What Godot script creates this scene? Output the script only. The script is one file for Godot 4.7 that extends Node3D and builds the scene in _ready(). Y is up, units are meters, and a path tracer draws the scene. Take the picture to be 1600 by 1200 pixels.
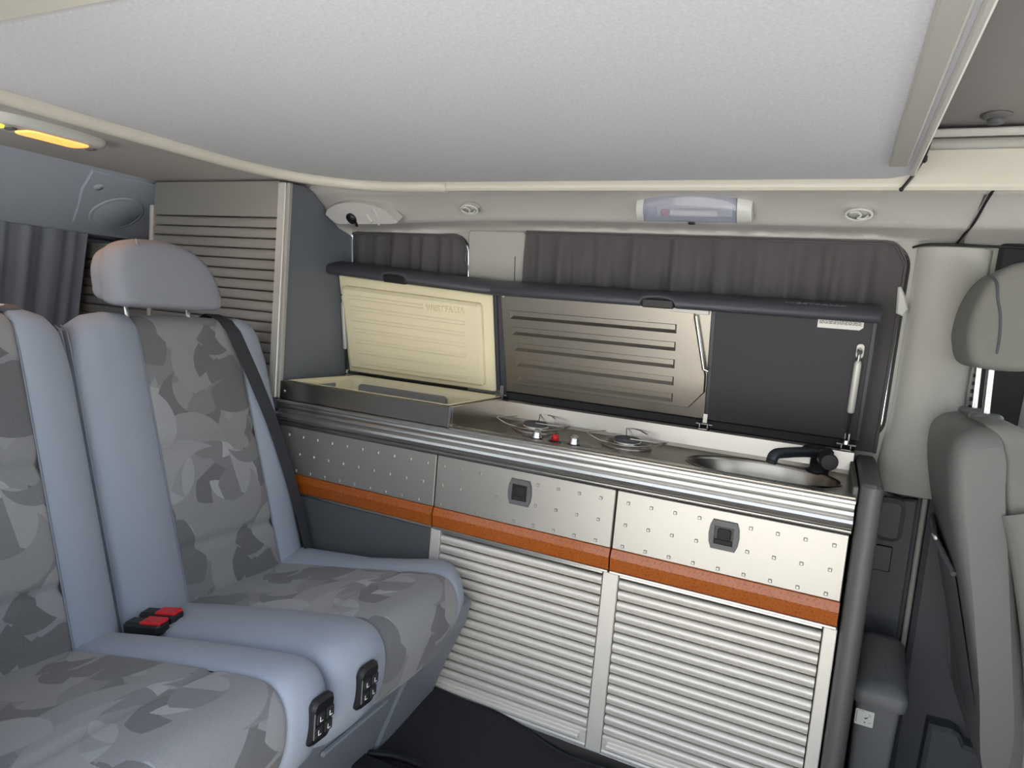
extends Node3D

# ---------------------------------------------------------------- mesh builder
class B:
	var v := PackedVector3Array()
	var uv := PackedVector2Array()
	var sg := PackedInt32Array()

	func tri(a: Vector3, b: Vector3, c: Vector3, s := -1, ua := Vector2.ZERO, ub := Vector2.ZERO, uc := Vector2.ZERO) -> void:
		# a, b, c run counter-clockwise seen from outside; stored clockwise
		v.append(a); v.append(c); v.append(b)
		uv.append(ua); uv.append(uc); uv.append(ub)
		sg.append(s); sg.append(s); sg.append(s)

	func quad(a: Vector3, b: Vector3, c: Vector3, d: Vector3, s := -1) -> void:
		tri(a, b, c, s)
		tri(a, c, d, s)

	# box from lo to hi with chamfered edges
	func bar(lo: Vector3, hi: Vector3, bev := 0.0) -> B:
		return box((lo + hi) * 0.5, hi - lo, bev)

	func box(c: Vector3, size: Vector3, bev := 0.0, basis := Basis()) -> B:
		var h := size * 0.5
		var e := minf(bev, minf(h.x, minf(h.y, h.z)) * 0.98)
		var i := h - Vector3(e, e, e)
		var P := func(sx: int, sy: int, sz: int, ax: int) -> Vector3:
			var p := Vector3(sx * i.x, sy * i.y, sz * i.z)
			if ax == 0: p.x = sx * h.x
			elif ax == 1: p.y = sy * h.y
			else: p.z = sz * h.z
			return c + basis * p
		for s in [-1, 1]:
			_face(P.call(s, -1, -1, 0), P.call(s, 1, -1, 0), P.call(s, 1, 1, 0), P.call(s, -1, 1, 0), s > 0)
			_face(P.call(-1, s, -1, 1), P.call(-1, s, 1, 1), P.call(1, s, 1, 1), P.call(1, s, -1, 1), s > 0)
			_face(P.call(-1, -1, s, 2), P.call(1, -1, s, 2), P.call(1, 1, s, 2), P.call(-1, 1, s, 2), s > 0)
		if e > 0.0:
			for a in [-1, 1]:
				for b in [-1, 1]:
					var even: bool = a * b > 0
					_face(P.call(-1, a, b, 1), P.call(-1, a, b, 2), P.call(1, a, b, 2), P.call(1, a, b, 1), even)
					_face(P.call(a, -1, b, 2), P.call(a, -1, b, 0), P.call(a, 1, b, 0), P.call(a, 1, b, 2), even)
					_face(P.call(a, b, -1, 0), P.call(a, b, -1, 1), P.call(a, b, 1, 1), P.call(a, b, 1, 0), even)
					for d in [-1, 1]:
						var p0: Vector3 = P.call(a, b, d, 0)
						var p1: Vector3 = P.call(a, b, d, 1)
						var p2: Vector3 = P.call(a, b, d, 2)
						if a * b * d > 0: tri(p0, p1, p2)
						else: tri(p0, p2, p1)
		return self

	func _face(a: Vector3, b: Vector3, c: Vector3, d: Vector3, keep: bool) -> void:
		if keep: quad(a, b, c, d)
		else: quad(a, d, c, b)

	# polygon (counter-clockwise, x right, y up) pushed along +z of xf by depth; bev chamfers the far (+z) rim
	func prism(poly: PackedVector2Array, depth: float, xf := Transform3D(), bev := 0.0, smooth_side := false) -> B:
		var p := poly
		if Geometry2D.is_polygon_clockwise(p):
			p = p.duplicate()
			p.reverse()
		var n := p.size()
		var front := p
		if bev > 0.0:
			var off := Geometry2D.offset_polygon(p, -bev, Geometry2D.JOIN_MITER)
			if off.size() == 1 and off[0].size() == n:
				front = off[0]
				# match the starting corner
				var best := 0
				for k in n:
					if front[k].distance_squared_to(p[0]) < front[best].distance_squared_to(p[0]): best = k
				var turned := PackedVector2Array()
				for k in n: turned.append(front[(k + best) % n])
				front = turned
			else:
				bev = 0.0
		var idx := Geometry2D.triangulate_polygon(p)
		for k in range(0, idx.size(), 3):
			var a := p[idx[k]]; var b := p[idx[k + 1]]; var c := p[idx[k + 2]]
			if (b - a).cross(c - a) < 0.0:
				var t := b; b = c; c = t
			tri(xf * Vector3(a.x, a.y, 0), xf * Vector3(c.x, c.y, 0), xf * Vector3(b.x, b.y, 0))
		idx = Geometry2D.triangulate_polygon(front)
		for k in range(0, idx.size(), 3):
			var a := front[idx[k]]; var b := front[idx[k + 1]]; var c := front[idx[k + 2]]
			if (b - a).cross(c - a) < 0.0:
				var t := b; b = c; c = t
			tri(xf * Vector3(a.x, a.y, depth), xf * Vector3(b.x, b.y, depth), xf * Vector3(c.x, c.y, depth))
		var s := 3 if smooth_side else -1
		for k in n:
			var a := p[k]; var b := p[(k + 1) % n]
			var fa := front[k]; var fb := front[(k + 1) % n]
			quad(xf * Vector3(a.x, a.y, 0), xf * Vector3(b.x, b.y, 0), xf * Vector3(b.x, b.y, depth - bev), xf * Vector3(a.x, a.y, depth - bev), s)
			if bev > 0.0:
				quad(xf * Vector3(a.x, a.y, depth - bev), xf * Vector3(b.x, b.y, depth - bev), xf * Vector3(fb.x, fb.y, depth), xf * Vector3(fa.x, fa.y, depth), -1)
		return self

	# loft of closed or open rings, each ring counter-clockwise seen from its end (the last ring outwards)
	func loft(rings: Array, closed := true, caps := true, s := 0) -> B:
		var m: int = rings[0].size()
		for i in rings.size() - 1:
			var r0: PackedVector3Array = rings[i]
			var r1: PackedVector3Array = rings[i + 1]
			for j in (m if closed else m - 1):
				var k := (j + 1) % m
				quad(r0[j], r0[k], r1[k], r1[j], s)
		if caps and closed:
			for e in 2:
				var r: PackedVector3Array = rings[0] if e == 0 else rings[-1]
				var c := Vector3.ZERO
				for p in r: c += p
				c /= m
				for j in m:
					var k := (j + 1) % m
					if e == 0: tri(c, r[k], r[j], -1)
					else: tri(c, r[j], r[k], -1)
		return self

	func tube(pts: PackedVector3Array, radius, sides := 8, closed := false) -> B:
		var n := pts.size()
		var rings := []
		var up := Vector3.UP
		for i in n:
			var t: Vector3
			if closed: t = (pts[(i + 1) % n] - pts[(i + n - 1) % n]).normalized()
			else: t = (pts[mini(i + 1, n - 1)] - pts[maxi(i - 1, 0)]).normalized()
			if i == 0 and absf(t.dot(up)) > 0.95: up = Vector3.RIGHT
			var a := (up - t * up.dot(t)).normalized()
			up = a
			var b := t.cross(a)
			var r: float = radius[i] if radius is Array else radius
			var ring := PackedVector3Array()
			for k in sides:
				var w := TAU * k / sides
				ring.append(pts[i] + (a * cos(w) + b * sin(w)) * r)
			rings.append(ring)
		if closed:
			rings.append(rings[0])
			return loft(rings, true, false)
		return loft(rings, true, true)

	# profile of (radius, height) turned round +y of xf
	func lathe(prof: PackedVector2Array, sides := 24, xf := Transform3D(), s := 0) -> B:
		for i in prof.size() - 1:
			for k in sides:
				var a := TAU * k / sides
				var b := TAU * (k + 1) / sides
				var p := prof[i]; var q := prof[i + 1]
				var p0 := xf * Vector3(cos(a) * p.x, p.y, sin(a) * p.x)
				var p1 := xf * Vector3(cos(b) * p.x, p.y, sin(b) * p.x)
				var q0 := xf * Vector3(cos(a) * q.x, q.y, sin(a) * q.x)
				var q1 := xf * Vector3(cos(b) * q.x, q.y, sin(b) * q.x)
				if p.x > 1e-6: tri(p0, q1, p1, s)
				if q.x > 1e-6: tri(p0, q0, q1, s)
		return self

	# parametric sheet f(u, v), u and v from 0 to 1; w is the uv size
	func sheet(nu: int, nv: int, f: Callable, w := Vector2.ONE, flip := false) -> B:
		var g := []
		for i in nu + 1:
			var row := PackedVector3Array()
			for j in nv + 1: row.append(f.call(float(i) / nu, float(j) / nv))
			g.append(row)
		for i in nu:
			for j in nv:
				var a: Vector3 = g[i][j]; var b: Vector3 = g[i + 1][j]; var c: Vector3 = g[i + 1][j + 1]; var d: Vector3 = g[i][j + 1]
				var ua := Vector2(float(i) / nu, float(j) / nv) * w
				var ub := Vector2(float(i + 1) / nu, float(j) / nv) * w
				var uc := Vector2(float(i + 1) / nu, float(j + 1) / nv) * w
				var ud := Vector2(float(i) / nu, float(j + 1) / nv) * w
				if flip:
					tri(a, c, b, 0, ua, uc, ub); tri(a, d, c, 0, ua, ud, uc)
				else:
					tri(a, b, c, 0, ua, ub, uc); tri(a, c, d, 0, ua, uc, ud)
		return self

	func map(f: Callable) -> B:
		for i in v.size(): v[i] = f.call(v[i])
		return self

	func moved(t: Transform3D) -> B:
		for i in v.size(): v[i] = t * v[i]
		return self

	func add(o: B) -> B:
		v.append_array(o.v); uv.append_array(o.uv); sg.append_array(o.sg)
		return self

	func mesh() -> ArrayMesh:
		var st := SurfaceTool.new()
		st.begin(Mesh.PRIMITIVE_TRIANGLES)
		for i in v.size():
			st.set_smooth_group(sg[i])
			st.set_uv(uv[i])
			st.add_vertex(v[i])
		st.generate_normals()
		return st.commit()


# ---------------------------------------------------------------- scene helpers
var M := {}
var taken := {}
var rng := RandomNumberGenerator.new()

func numbered(called: String) -> String:
	if not taken.has(called):
		taken[called] = 0
		return called
	taken[called] += 1
	return "%s_%03d" % [called, taken[called]]

# a thing whose parts are given in world coordinates (or in its own, when own is true)
func thing(called: String, label: String, category: String, at := Vector3.ZERO, group := "", own := false) -> Node3D:
	var o := Node3D.new()
	o.name = numbered(called)
	add_child(o)
	o.position = at
	o.set_meta("label", label)
	o.set_meta("category", category)
	if group: o.set_meta("group", group)
	o.set_meta("shift", Vector3.ZERO if own else -at)
	return o

func part(parent: Node, called: String, shape, m: Material, label := "", off := Vector3.ZERO) -> MeshInstance3D:
	var o := MeshInstance3D.new()
	o.name = called
	o.mesh = shape.mesh() if shape is B else shape
	o.material_override = m
	o.cast_shadow = GeometryInstance3D.SHADOW_CASTING_SETTING_ON
	parent.add_child(o, true)
	o.position = off + (parent.get_meta("shift") if parent.has_meta("shift") else Vector3.ZERO)
	if label: o.set_meta("label", label)
	return o

# a thing that is one mesh, in world coordinates
func solo(called: String, shape: B, m: Material, label: String, category: String, group := "") -> MeshInstance3D:
	var o := MeshInstance3D.new()
	o.name = numbered(called)
	o.mesh = shape.mesh()
	o.material_override = m
	add_child(o)
	o.set_meta("label", label)
	o.set_meta("category", category)
	if group: o.set_meta("group", group)
	return o

func setting(called: String, shape, m: Material, label: String, parent: Node = null) -> MeshInstance3D:
	var o := MeshInstance3D.new()
	o.mesh = shape.mesh() if shape is B else shape
	o.material_override = m
	if parent:
		o.name = called
		parent.add_child(o, true)
		return o
	o.name = numbered(called)
	add_child(o)
	o.set_meta("kind", "structure")
	o.set_meta("label", label)
	return o

func rgb(r: float, g: float, b: float) -> Color:
	return Color(r / 255.0, g / 255.0, b / 255.0)

func mat(c: Color, rough := 0.6, metal := 0.0) -> StandardMaterial3D:
	var m := StandardMaterial3D.new()
	m.albedo_color = c
	m.roughness = rough
	m.metallic = metal
	return m

func noise_tex(freq: float, ramp: Array, size := 512, kind := FastNoiseLite.TYPE_SIMPLEX_SMOOTH, octaves := 4, sd := 1) -> NoiseTexture2D:
	var n := FastNoiseLite.new()
	n.noise_type = kind
	n.seed = sd
	n.frequency = freq
	n.fractal_octaves = octaves
	var t := NoiseTexture2D.new()
	t.width = size
	t.height = size
	t.seamless = true
	t.noise = n
	if ramp.size():
		var g := Gradient.new()
		var offs := PackedFloat32Array()
		var cols := PackedColorArray()
		for k in ramp:
			offs.append(k[0]); cols.append(k[1])
		g.offsets = offs
		g.colors = cols
		t.color_ramp = g
	return t

func tri_tex(m: StandardMaterial3D, s: Vector3) -> void:
	m.uv1_triplanar = true
	m.uv1_world_triplanar = true
	m.uv1_scale = s

func grain(m: StandardMaterial3D, t: Texture2D, scale: float, depth: float) -> StandardMaterial3D:
	tri_tex(m, Vector3(scale, scale, scale))
	m.heightmap_enabled = true
	m.heightmap_texture = t
	m.heightmap_scale = depth
	return m

func V2(a: Array) -> PackedVector2Array:
	var p := PackedVector2Array()
	for k in range(0, a.size(), 2): p.append(Vector2(a[k], a[k + 1]))
	return p

func V3(a: Array) -> PackedVector3Array:
	var p := PackedVector3Array()
	for q in a: p.append(Vector3(q[0], q[1], q[2]))
	return p

func round_rect(x0: float, y0: float, x1: float, y1: float, r: float, seg := 6) -> PackedVector2Array:
	var p := PackedVector2Array()
	var cs := [[x1 - r, y0 + r, -PI / 2], [x1 - r, y1 - r, 0.0], [x0 + r, y1 - r, PI / 2], [x0 + r, y0 + r, PI]]
	for c in cs:
		for k in seg + 1:
			var a: float = c[2] + PI / 2 * k / seg
			p.append(Vector2(c[0] + r * cos(a), c[1] + r * sin(a)))
	return p

# Catmull-Rom line through points
func curve(pts: PackedVector3Array, each := 6) -> PackedVector3Array:
	var out := PackedVector3Array()
	var n := pts.size()
	for i in n - 1:
		var a := pts[maxi(i - 1, 0)]; var b := pts[i]; var c := pts[i + 1]; var d := pts[mini(i + 2, n - 1)]
		for k in each: out.append(b.cubic_interpolate(c, a, d, float(k) / each))
	out.append(pts[n - 1])
	return out

func curve2(pts: PackedVector2Array, each := 6) -> PackedVector2Array:
	var out := PackedVector2Array()
	var n := pts.size()
	for i in n - 1:
		var a := pts[maxi(i - 1, 0)]; var b := pts[i]; var c := pts[i + 1]; var d := pts[mini(i + 2, n - 1)]
		for k in each: out.append(b.cubic_interpolate(c, a, d, float(k) / each))
	out.append(pts[n - 1])
	return out

# axes: x of the profile -> world z, y -> world y, pushed along +x of the world from x0
func along_x(x0: float) -> Transform3D:
	return Transform3D(Basis(Vector3(0, 0, -1), Vector3(0, 1, 0), Vector3(1, 0, 0)), Vector3(x0, 0, 0))

# profile points as (z, y), swept from x0 to x1
func zprism(b: B, zy: Array, x0: float, x1: float, smooth := false) -> B:
	var p := PackedVector2Array()
	for k in range(0, zy.size(), 2): p.append(Vector2(-zy[k], zy[k + 1]))
	return b.prism(p, x1 - x0, along_x(x0), 0.0, smooth)

# profile points as (x, y), pushed from z0 to z1 (z1 > z0)
func xprism(b: B, xy: Array, z0: float, z1: float, bev := 0.0) -> B:
	return b.prism(V2(xy), z1 - z0, Transform3D(Basis(), Vector3(0, 0, z0)), bev)

# profile points as (x, z), pushed up from y0 to y1
func yprism(b: B, xz: Array, y0: float, y1: float, bev := 0.0, smooth := false) -> B:
	var p := PackedVector2Array()
	for k in range(0, xz.size(), 2): p.append(Vector2(xz[k], -xz[k + 1]))
	return b.prism(p, y1 - y0, Transform3D(Basis(Vector3(1, 0, 0), Vector3(0, 0, -1), Vector3(0, 1, 0)), Vector3(0, y0, 0)), bev, smooth)

func lettering(words: String, height: float, depth: float, serif := false) -> TextMesh:
	var t := TextMesh.new()
	var f := SystemFont.new()
	f.font_names = PackedStringArray(["Droid Serif" if serif else "Droid Sans"])
	f.font_weight = 700
	t.font = f
	t.text = words
	t.font_size = 64
	t.pixel_size = height / 48.0
	t.depth = depth
	t.curve_step = 2.0
	return t

func _ready() -> void:
	rng.seed = 7
	# ---- camera
	var cam := Camera3D.new()
	cam.name = "camera"
	cam.position = Vector3(0.388, 1.0, 1.4)
	cam.rotation_degrees = Vector3(-5.93, 25.3, 4.94)
	cam.fov = rad_to_deg(2.0 * atan(600.0 / 1050.0))
	cam.near = 0.02
	add_child(cam)
	cam.current = true
	# ---- sky, sun, exposure
	var sky := Sky.new()
	var sm := ProceduralSkyMaterial.new()
	sm.sky_top_color = rgb(184, 200, 224)
	sm.sky_horizon_color = rgb(238, 238, 236)
	sm.ground_bottom_color = rgb(150, 150, 146)
	sm.ground_horizon_color = rgb(205, 207, 206)
	sm.sky_curve = 0.25
	sm.sky_energy_multiplier = 1.0
	sky.sky_material = sm
	var env := Environment.new()
	env.background_mode = Environment.BG_SKY
	env.sky = sky
	env.tonemap_mode = Environment.TONE_MAPPER_LINEAR
	env.tonemap_exposure = 3.1
	env.sdfgi_enabled = true
	env.ssao_enabled = true
	env.ssil_enabled = true
	var we := WorldEnvironment.new()
	we.name = "environment"
	we.environment = env
	add_child(we)
	var sun := DirectionalLight3D.new()
	sun.name = "sun"
	sun.light_energy = 3.0
	sun.light_color = rgb(255, 247, 234)
	sun.light_angular_distance = 0.6
	sun.shadow_enabled = true
	add_child(sun)
	sun.look_at_from_position(Vector3.ZERO, -Vector3(-0.20, 0.86, -0.42), Vector3.UP)

	materials()
	shell()
	roof_and_headliner()
	pillars_and_cab()
	kitchen_cabinet()
	cool_box()
	worktop()
	tall_cabinet()
	bench()
	front_seat()
	curtains()
	small_things()

func weave_image() -> ImageTexture:
	var im := Image.create(128, 128, false, Image.FORMAT_L8)
	for y in 128:
		for x in 128:
			var d := 0.5 + 0.3 * sin((x + y) * TAU / 8.0) + 0.2 * sin((x - y) * TAU / 8.0)
			d += rng.randf_range(-0.08, 0.08)
			im.set_pixel(x, y, Color(d, d, d))
	return ImageTexture.create_from_image(im)

# upholstery print: overlapping arcs, lenses, wedges and crescents in four greys
func pattern_image() -> ImageTexture:
	var S := 768
	var tone := PackedFloat32Array()
	tone.resize(S * S)
	tone.fill(0.545)
	var r := RandomNumberGenerator.new()
	r.seed = 21
	var tones := [0.43, 0.495, 0.555, 0.615, 0.43, 0.59, 0.495, 0.555]
	for k in 62:
		var cx := r.randf() * S
		var cy := r.randf() * S
		var R := r.randf_range(95, 190)
		var kind := k % 4
		var a := r.randf() * TAU
		var d := Vector2(cos(a), sin(a))
		var R2 := R * r.randf_range(0.75, 1.15)
		var o := d * R * r.randf_range(0.55, 0.95)
		var half := r.randf_range(0.45, 0.9)
		var val: float = tones[r.randi() % tones.size()]
		if kind == 2:
			R *= 0.62
			val = 0.66 if r.randf() < 0.6 else 0.42
		for y in range(int(cy - R), int(cy + R)):
			for x in range(int(cx - R), int(cx + R)):
				var p := Vector2(x - cx, y - cy)
				if p.length_squared() > R * R: continue
				var inside := true
				if kind == 0: inside = (p - o).length_squared() < R2 * R2
				elif kind == 1: inside = (p - o).length_squared() > R2 * R2
				elif kind == 2: inside = absf(p.angle_to(d)) < half
				else: inside = p.dot(d) > R * 0.1 and (p - o).length_squared() < R2 * R2
				if inside: tone[posmod(y, S) * S + posmod(x, S)] = val
	var im := Image.create(S, S, false, Image.FORMAT_RGB8)
	for y in S:
		for x in S:
			var t := tone[y * S + x] + (0.022 if (x + y) % 4 < 2 else -0.022) + r.randf_range(-0.03, 0.03)
			im.set_pixel(x, y, Color(t * 0.98, t * 0.985, t * 1.005))
	return ImageTexture.create_from_image(im)

func materials() -> void:
	var fine := noise_tex(0.09, [], 256, FastNoiseLite.TYPE_SIMPLEX_SMOOTH, 3, 3)
	var soft := noise_tex(0.02, [[0.0, Color(0.93, 0.93, 0.93)], [1.0, Color(1, 1, 1)]], 512, FastNoiseLite.TYPE_SIMPLEX_SMOOTH, 5, 5)
	var weave := weave_image()
	# brushed metal: noise drawn out lengthways
	var brush := Image.create(256, 256, false, Image.FORMAT_L8)
	for y in 256:
		var row := rng.randf_range(0.35, 0.65)
		var run := row
		for x in 256:
			if rng.randf() < 0.06: run = row + rng.randf_range(-0.2, 0.2)
			brush.set_pixel(x, y, Color(run, run, run))
	var brushed := ImageTexture.create_from_image(brush)

	M.plain = grain(mat(rgb(156, 164, 178), 0.95), weave, 45.0, 0.05)
	M.plain.rim_enabled = true
	M.plain.rim = 0.3
	M.pattern = mat(Color.WHITE, 0.95)
	M.pattern.albedo_texture = pattern_image()
	M.pattern.rim_enabled = true
	M.pattern.rim = 0.3
	M.piping = mat(rgb(132, 139, 152), 0.8)
	M.headrest = grain(mat(rgb(148, 151, 160), 0.95), weave, 60.0, 0.03)
	M.bench_plastic = grain(mat(rgb(128, 133, 142), 0.55), fine, 8.0, 0.02)
	M.belt = grain(mat(rgb(58, 60, 68), 0.75), weave, 60.0, 0.03)
	M.black = mat(rgb(26, 27, 30), 0.42)
	M.black_soft = mat(rgb(34, 35, 38), 0.8)
	M.red = mat(rgb(205, 30, 38), 0.4)
	M.carpet = grain(mat(rgb(38, 37, 42), 1.0), fine, 14.0, 0.25)
	M.vinyl = grain(mat(rgb(80, 82, 86), 0.7), fine, 6.0, 0.05)
	M.pavement = mat(rgb(186, 185, 182), 0.95)
	M.pavement.albedo_texture = soft
	tri_tex(M.pavement, Vector3(0.4, 0.4, 0.4))

	M.ceiling = mat(rgb(211, 212, 217), 0.95)
	M.ceiling.albedo_texture = soft
	grain(M.ceiling, fine, 14.0, 0.006)
	M.headliner = grain(mat(rgb(178, 176, 174), 0.92), fine, 12.0, 0.04)
	M.cream_trim = mat(rgb(206, 203, 192), 0.55)
	M.roof_liner = grain(mat(rgb(140, 136, 136), 0.95), fine, 8.0, 0.05)
	M.rail = mat(rgb(204, 203, 199), 0.5, 0.35)
	M.trim_grey = grain(mat(rgb(166, 166, 161), 0.6), fine, 12.0, 0.02)
	M.trim_dark = grain(mat(rgb(84, 86, 90), 0.6), fine, 10.0, 0.03)
	M.hazy_rear_panel = grain(mat(rgb(172, 180, 195), 0.8), fine, 8.0, 0.04)  # lining colour lifted to include the lens haze over the rear corner
	M.seal = mat(rgb(20, 21, 23), 0.6)

	M.alu = mat(rgb(206, 205, 202), 0.3, 1.0)
	M.alu_panel = mat(rgb(184, 182, 177), 0.46, 0.85)
	M.slat = mat(rgb(230, 226, 218), 0.5, 0.38)
	M.chrome = mat(rgb(205, 205, 203), 0.2, 1.0)
	M.steel = mat(rgb(166, 161, 153), 0.26, 1.0)
	M.steel.heightmap_enabled = true
	M.steel.heightmap_texture = brushed
	M.steel.heightmap_scale = 0.0015
	tri_tex(M.steel, Vector3(1.5, 9, 9))
	M.steel_lid = mat(rgb(166, 161, 153), 0.38, 1.0)
	M.cream = mat(rgb(243, 234, 202), 0.38)
	M.lid_dark = grain(mat(rgb(66, 68, 76), 0.45), fine, 14.0, 0.01)
	M.panel_dark = mat(rgb(106, 111, 121), 0.5)
	M.cover_panel = mat(rgb(46, 47, 51), 0.58)
	M.panel_under = mat(rgb(88, 92, 95), 0.55)
	M.inside = mat(rgb(104, 102, 98), 0.9)
	M.white = mat(rgb(232, 231, 226), 0.45)
	M.handle_grey = mat(rgb(92, 92, 94), 0.5)
	M.end_panel = grain(mat(rgb(90, 90, 89), 0.5), fine, 10.0, 0.02)
	M.bin = grain(mat(rgb(108, 109, 110), 0.5), fine, 10.0, 0.02)

	# burr wood
	var burr := noise_tex(0.022, [[0.0, rgb(112, 54, 12)], [0.38, rgb(158, 80, 20)], [0.55, rgb(178, 96, 28)], [0.75, rgb(150, 74, 18)], [1.0, rgb(192, 110, 40)]], 512, FastNoiseLite.TYPE_SIMPLEX_SMOOTH, 6, 11)
	M.wood = mat(Color.WHITE, 0.38)
	M.wood.albedo_texture = burr
	tri_tex(M.wood, Vector3(10, 13, 10))
	M.wood.clearcoat_enabled = true
	M.wood.clearcoat = 0.5
	M.wood.clearcoat_roughness = 0.12

	M.curtain = grain(mat(rgb(84, 82, 84), 0.95), weave, 50.0, 0.03)
	M.hazy_curtain_rear = grain(mat(rgb(132, 138, 152), 0.95), weave, 50.0, 0.03)  # cloth colour raised, with the haze at the rear mixed in
	M.glass = mat(Color(0.75, 0.85, 0.82, 0.18), 0.03)
	M.glass.transparency = BaseMaterial3D.TRANSPARENCY_ALPHA
	M.seat_cloth = grain(mat(rgb(124, 124, 120), 0.95), weave, 45.0, 0.04)
	M.seat_shell = grain(mat(rgb(104, 104, 103), 0.45), fine, 10.0, 0.02)
	M.pocket = mat(rgb(78, 80, 84), 0.85)
	M.lamp_glow = mat(rgb(255, 214, 150), 0.4)
	M.lamp_glow.emission_enabled = true
	M.lamp_glow.emission = rgb(255, 150, 60)
	M.lamp_glow.emission_energy_multiplier = 0.55
	M.lamp_lens = mat(rgb(196, 190, 196), 0.3)
	M.lamp_lens.transparency = BaseMaterial3D.TRANSPARENCY_ALPHA
	M.lamp_lens.albedo_color = Color(0.82, 0.78, 0.82, 0.55)
	M.blue_lens = mat(rgb(120, 126, 170), 0.12)
	M.blue_lens.transparency = BaseMaterial3D.TRANSPARENCY_ALPHA
	M.blue_lens.albedo_color = Color(0.66, 0.68, 0.78, 0.42)
	M.lamp_body = mat(rgb(196, 198, 196), 0.4)
	M.lamp_spot = mat(rgb(250, 235, 120), 0.4)
	M.lamp_spot.emission_enabled = true
	M.lamp_spot.emission = rgb(255, 225, 60)
	M.lamp_spot.emission_energy_multiplier = 0.5
	M.socket = mat(rgb(192, 191, 190), 0.4)
	M.hinge = mat(rgb(150, 149, 146), 0.34, 1.0)
	M.cord = mat(rgb(70, 70, 74), 0.25)
	M.ink = mat(rgb(30, 30, 32), 0.7)

const TILT := 0.151          # the side wall leans inwards by this angle above the waist line

func lean(x: float, s: float, n := 0.0) -> Vector3:
	# a point on the inner face of the leaning side wall: s metres up from the waist, n metres into the room
	return Vector3(x, 0.745 + s * cos(TILT) - n * sin(TILT), -0.366 + s * sin(TILT) + n * cos(TILT))

func lean_frame(x: float, s: float, n := 0.0) -> Transform3D:
	return Transform3D(Basis(Vector3.RIGHT, Vector3(0, cos(TILT), sin(TILT)), Vector3(0, -sin(TILT), cos(TILT))), lean(x, s, n))

func cut(root: CSGShape3D, poly: PackedVector2Array) -> void:
	var c := CSGPolygon3D.new()
	c.name = "window_opening"
	c.polygon = poly
	c.mode = CSGPolygon3D.MODE_DEPTH
	c.depth = 0.2
	c.operation = CSGShape3D.OPERATION_SUBTRACTION
	root.add_child(c, true)
	c.position = Vector3(0, 0, 0.1) - root.get_meta("centre")

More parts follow.
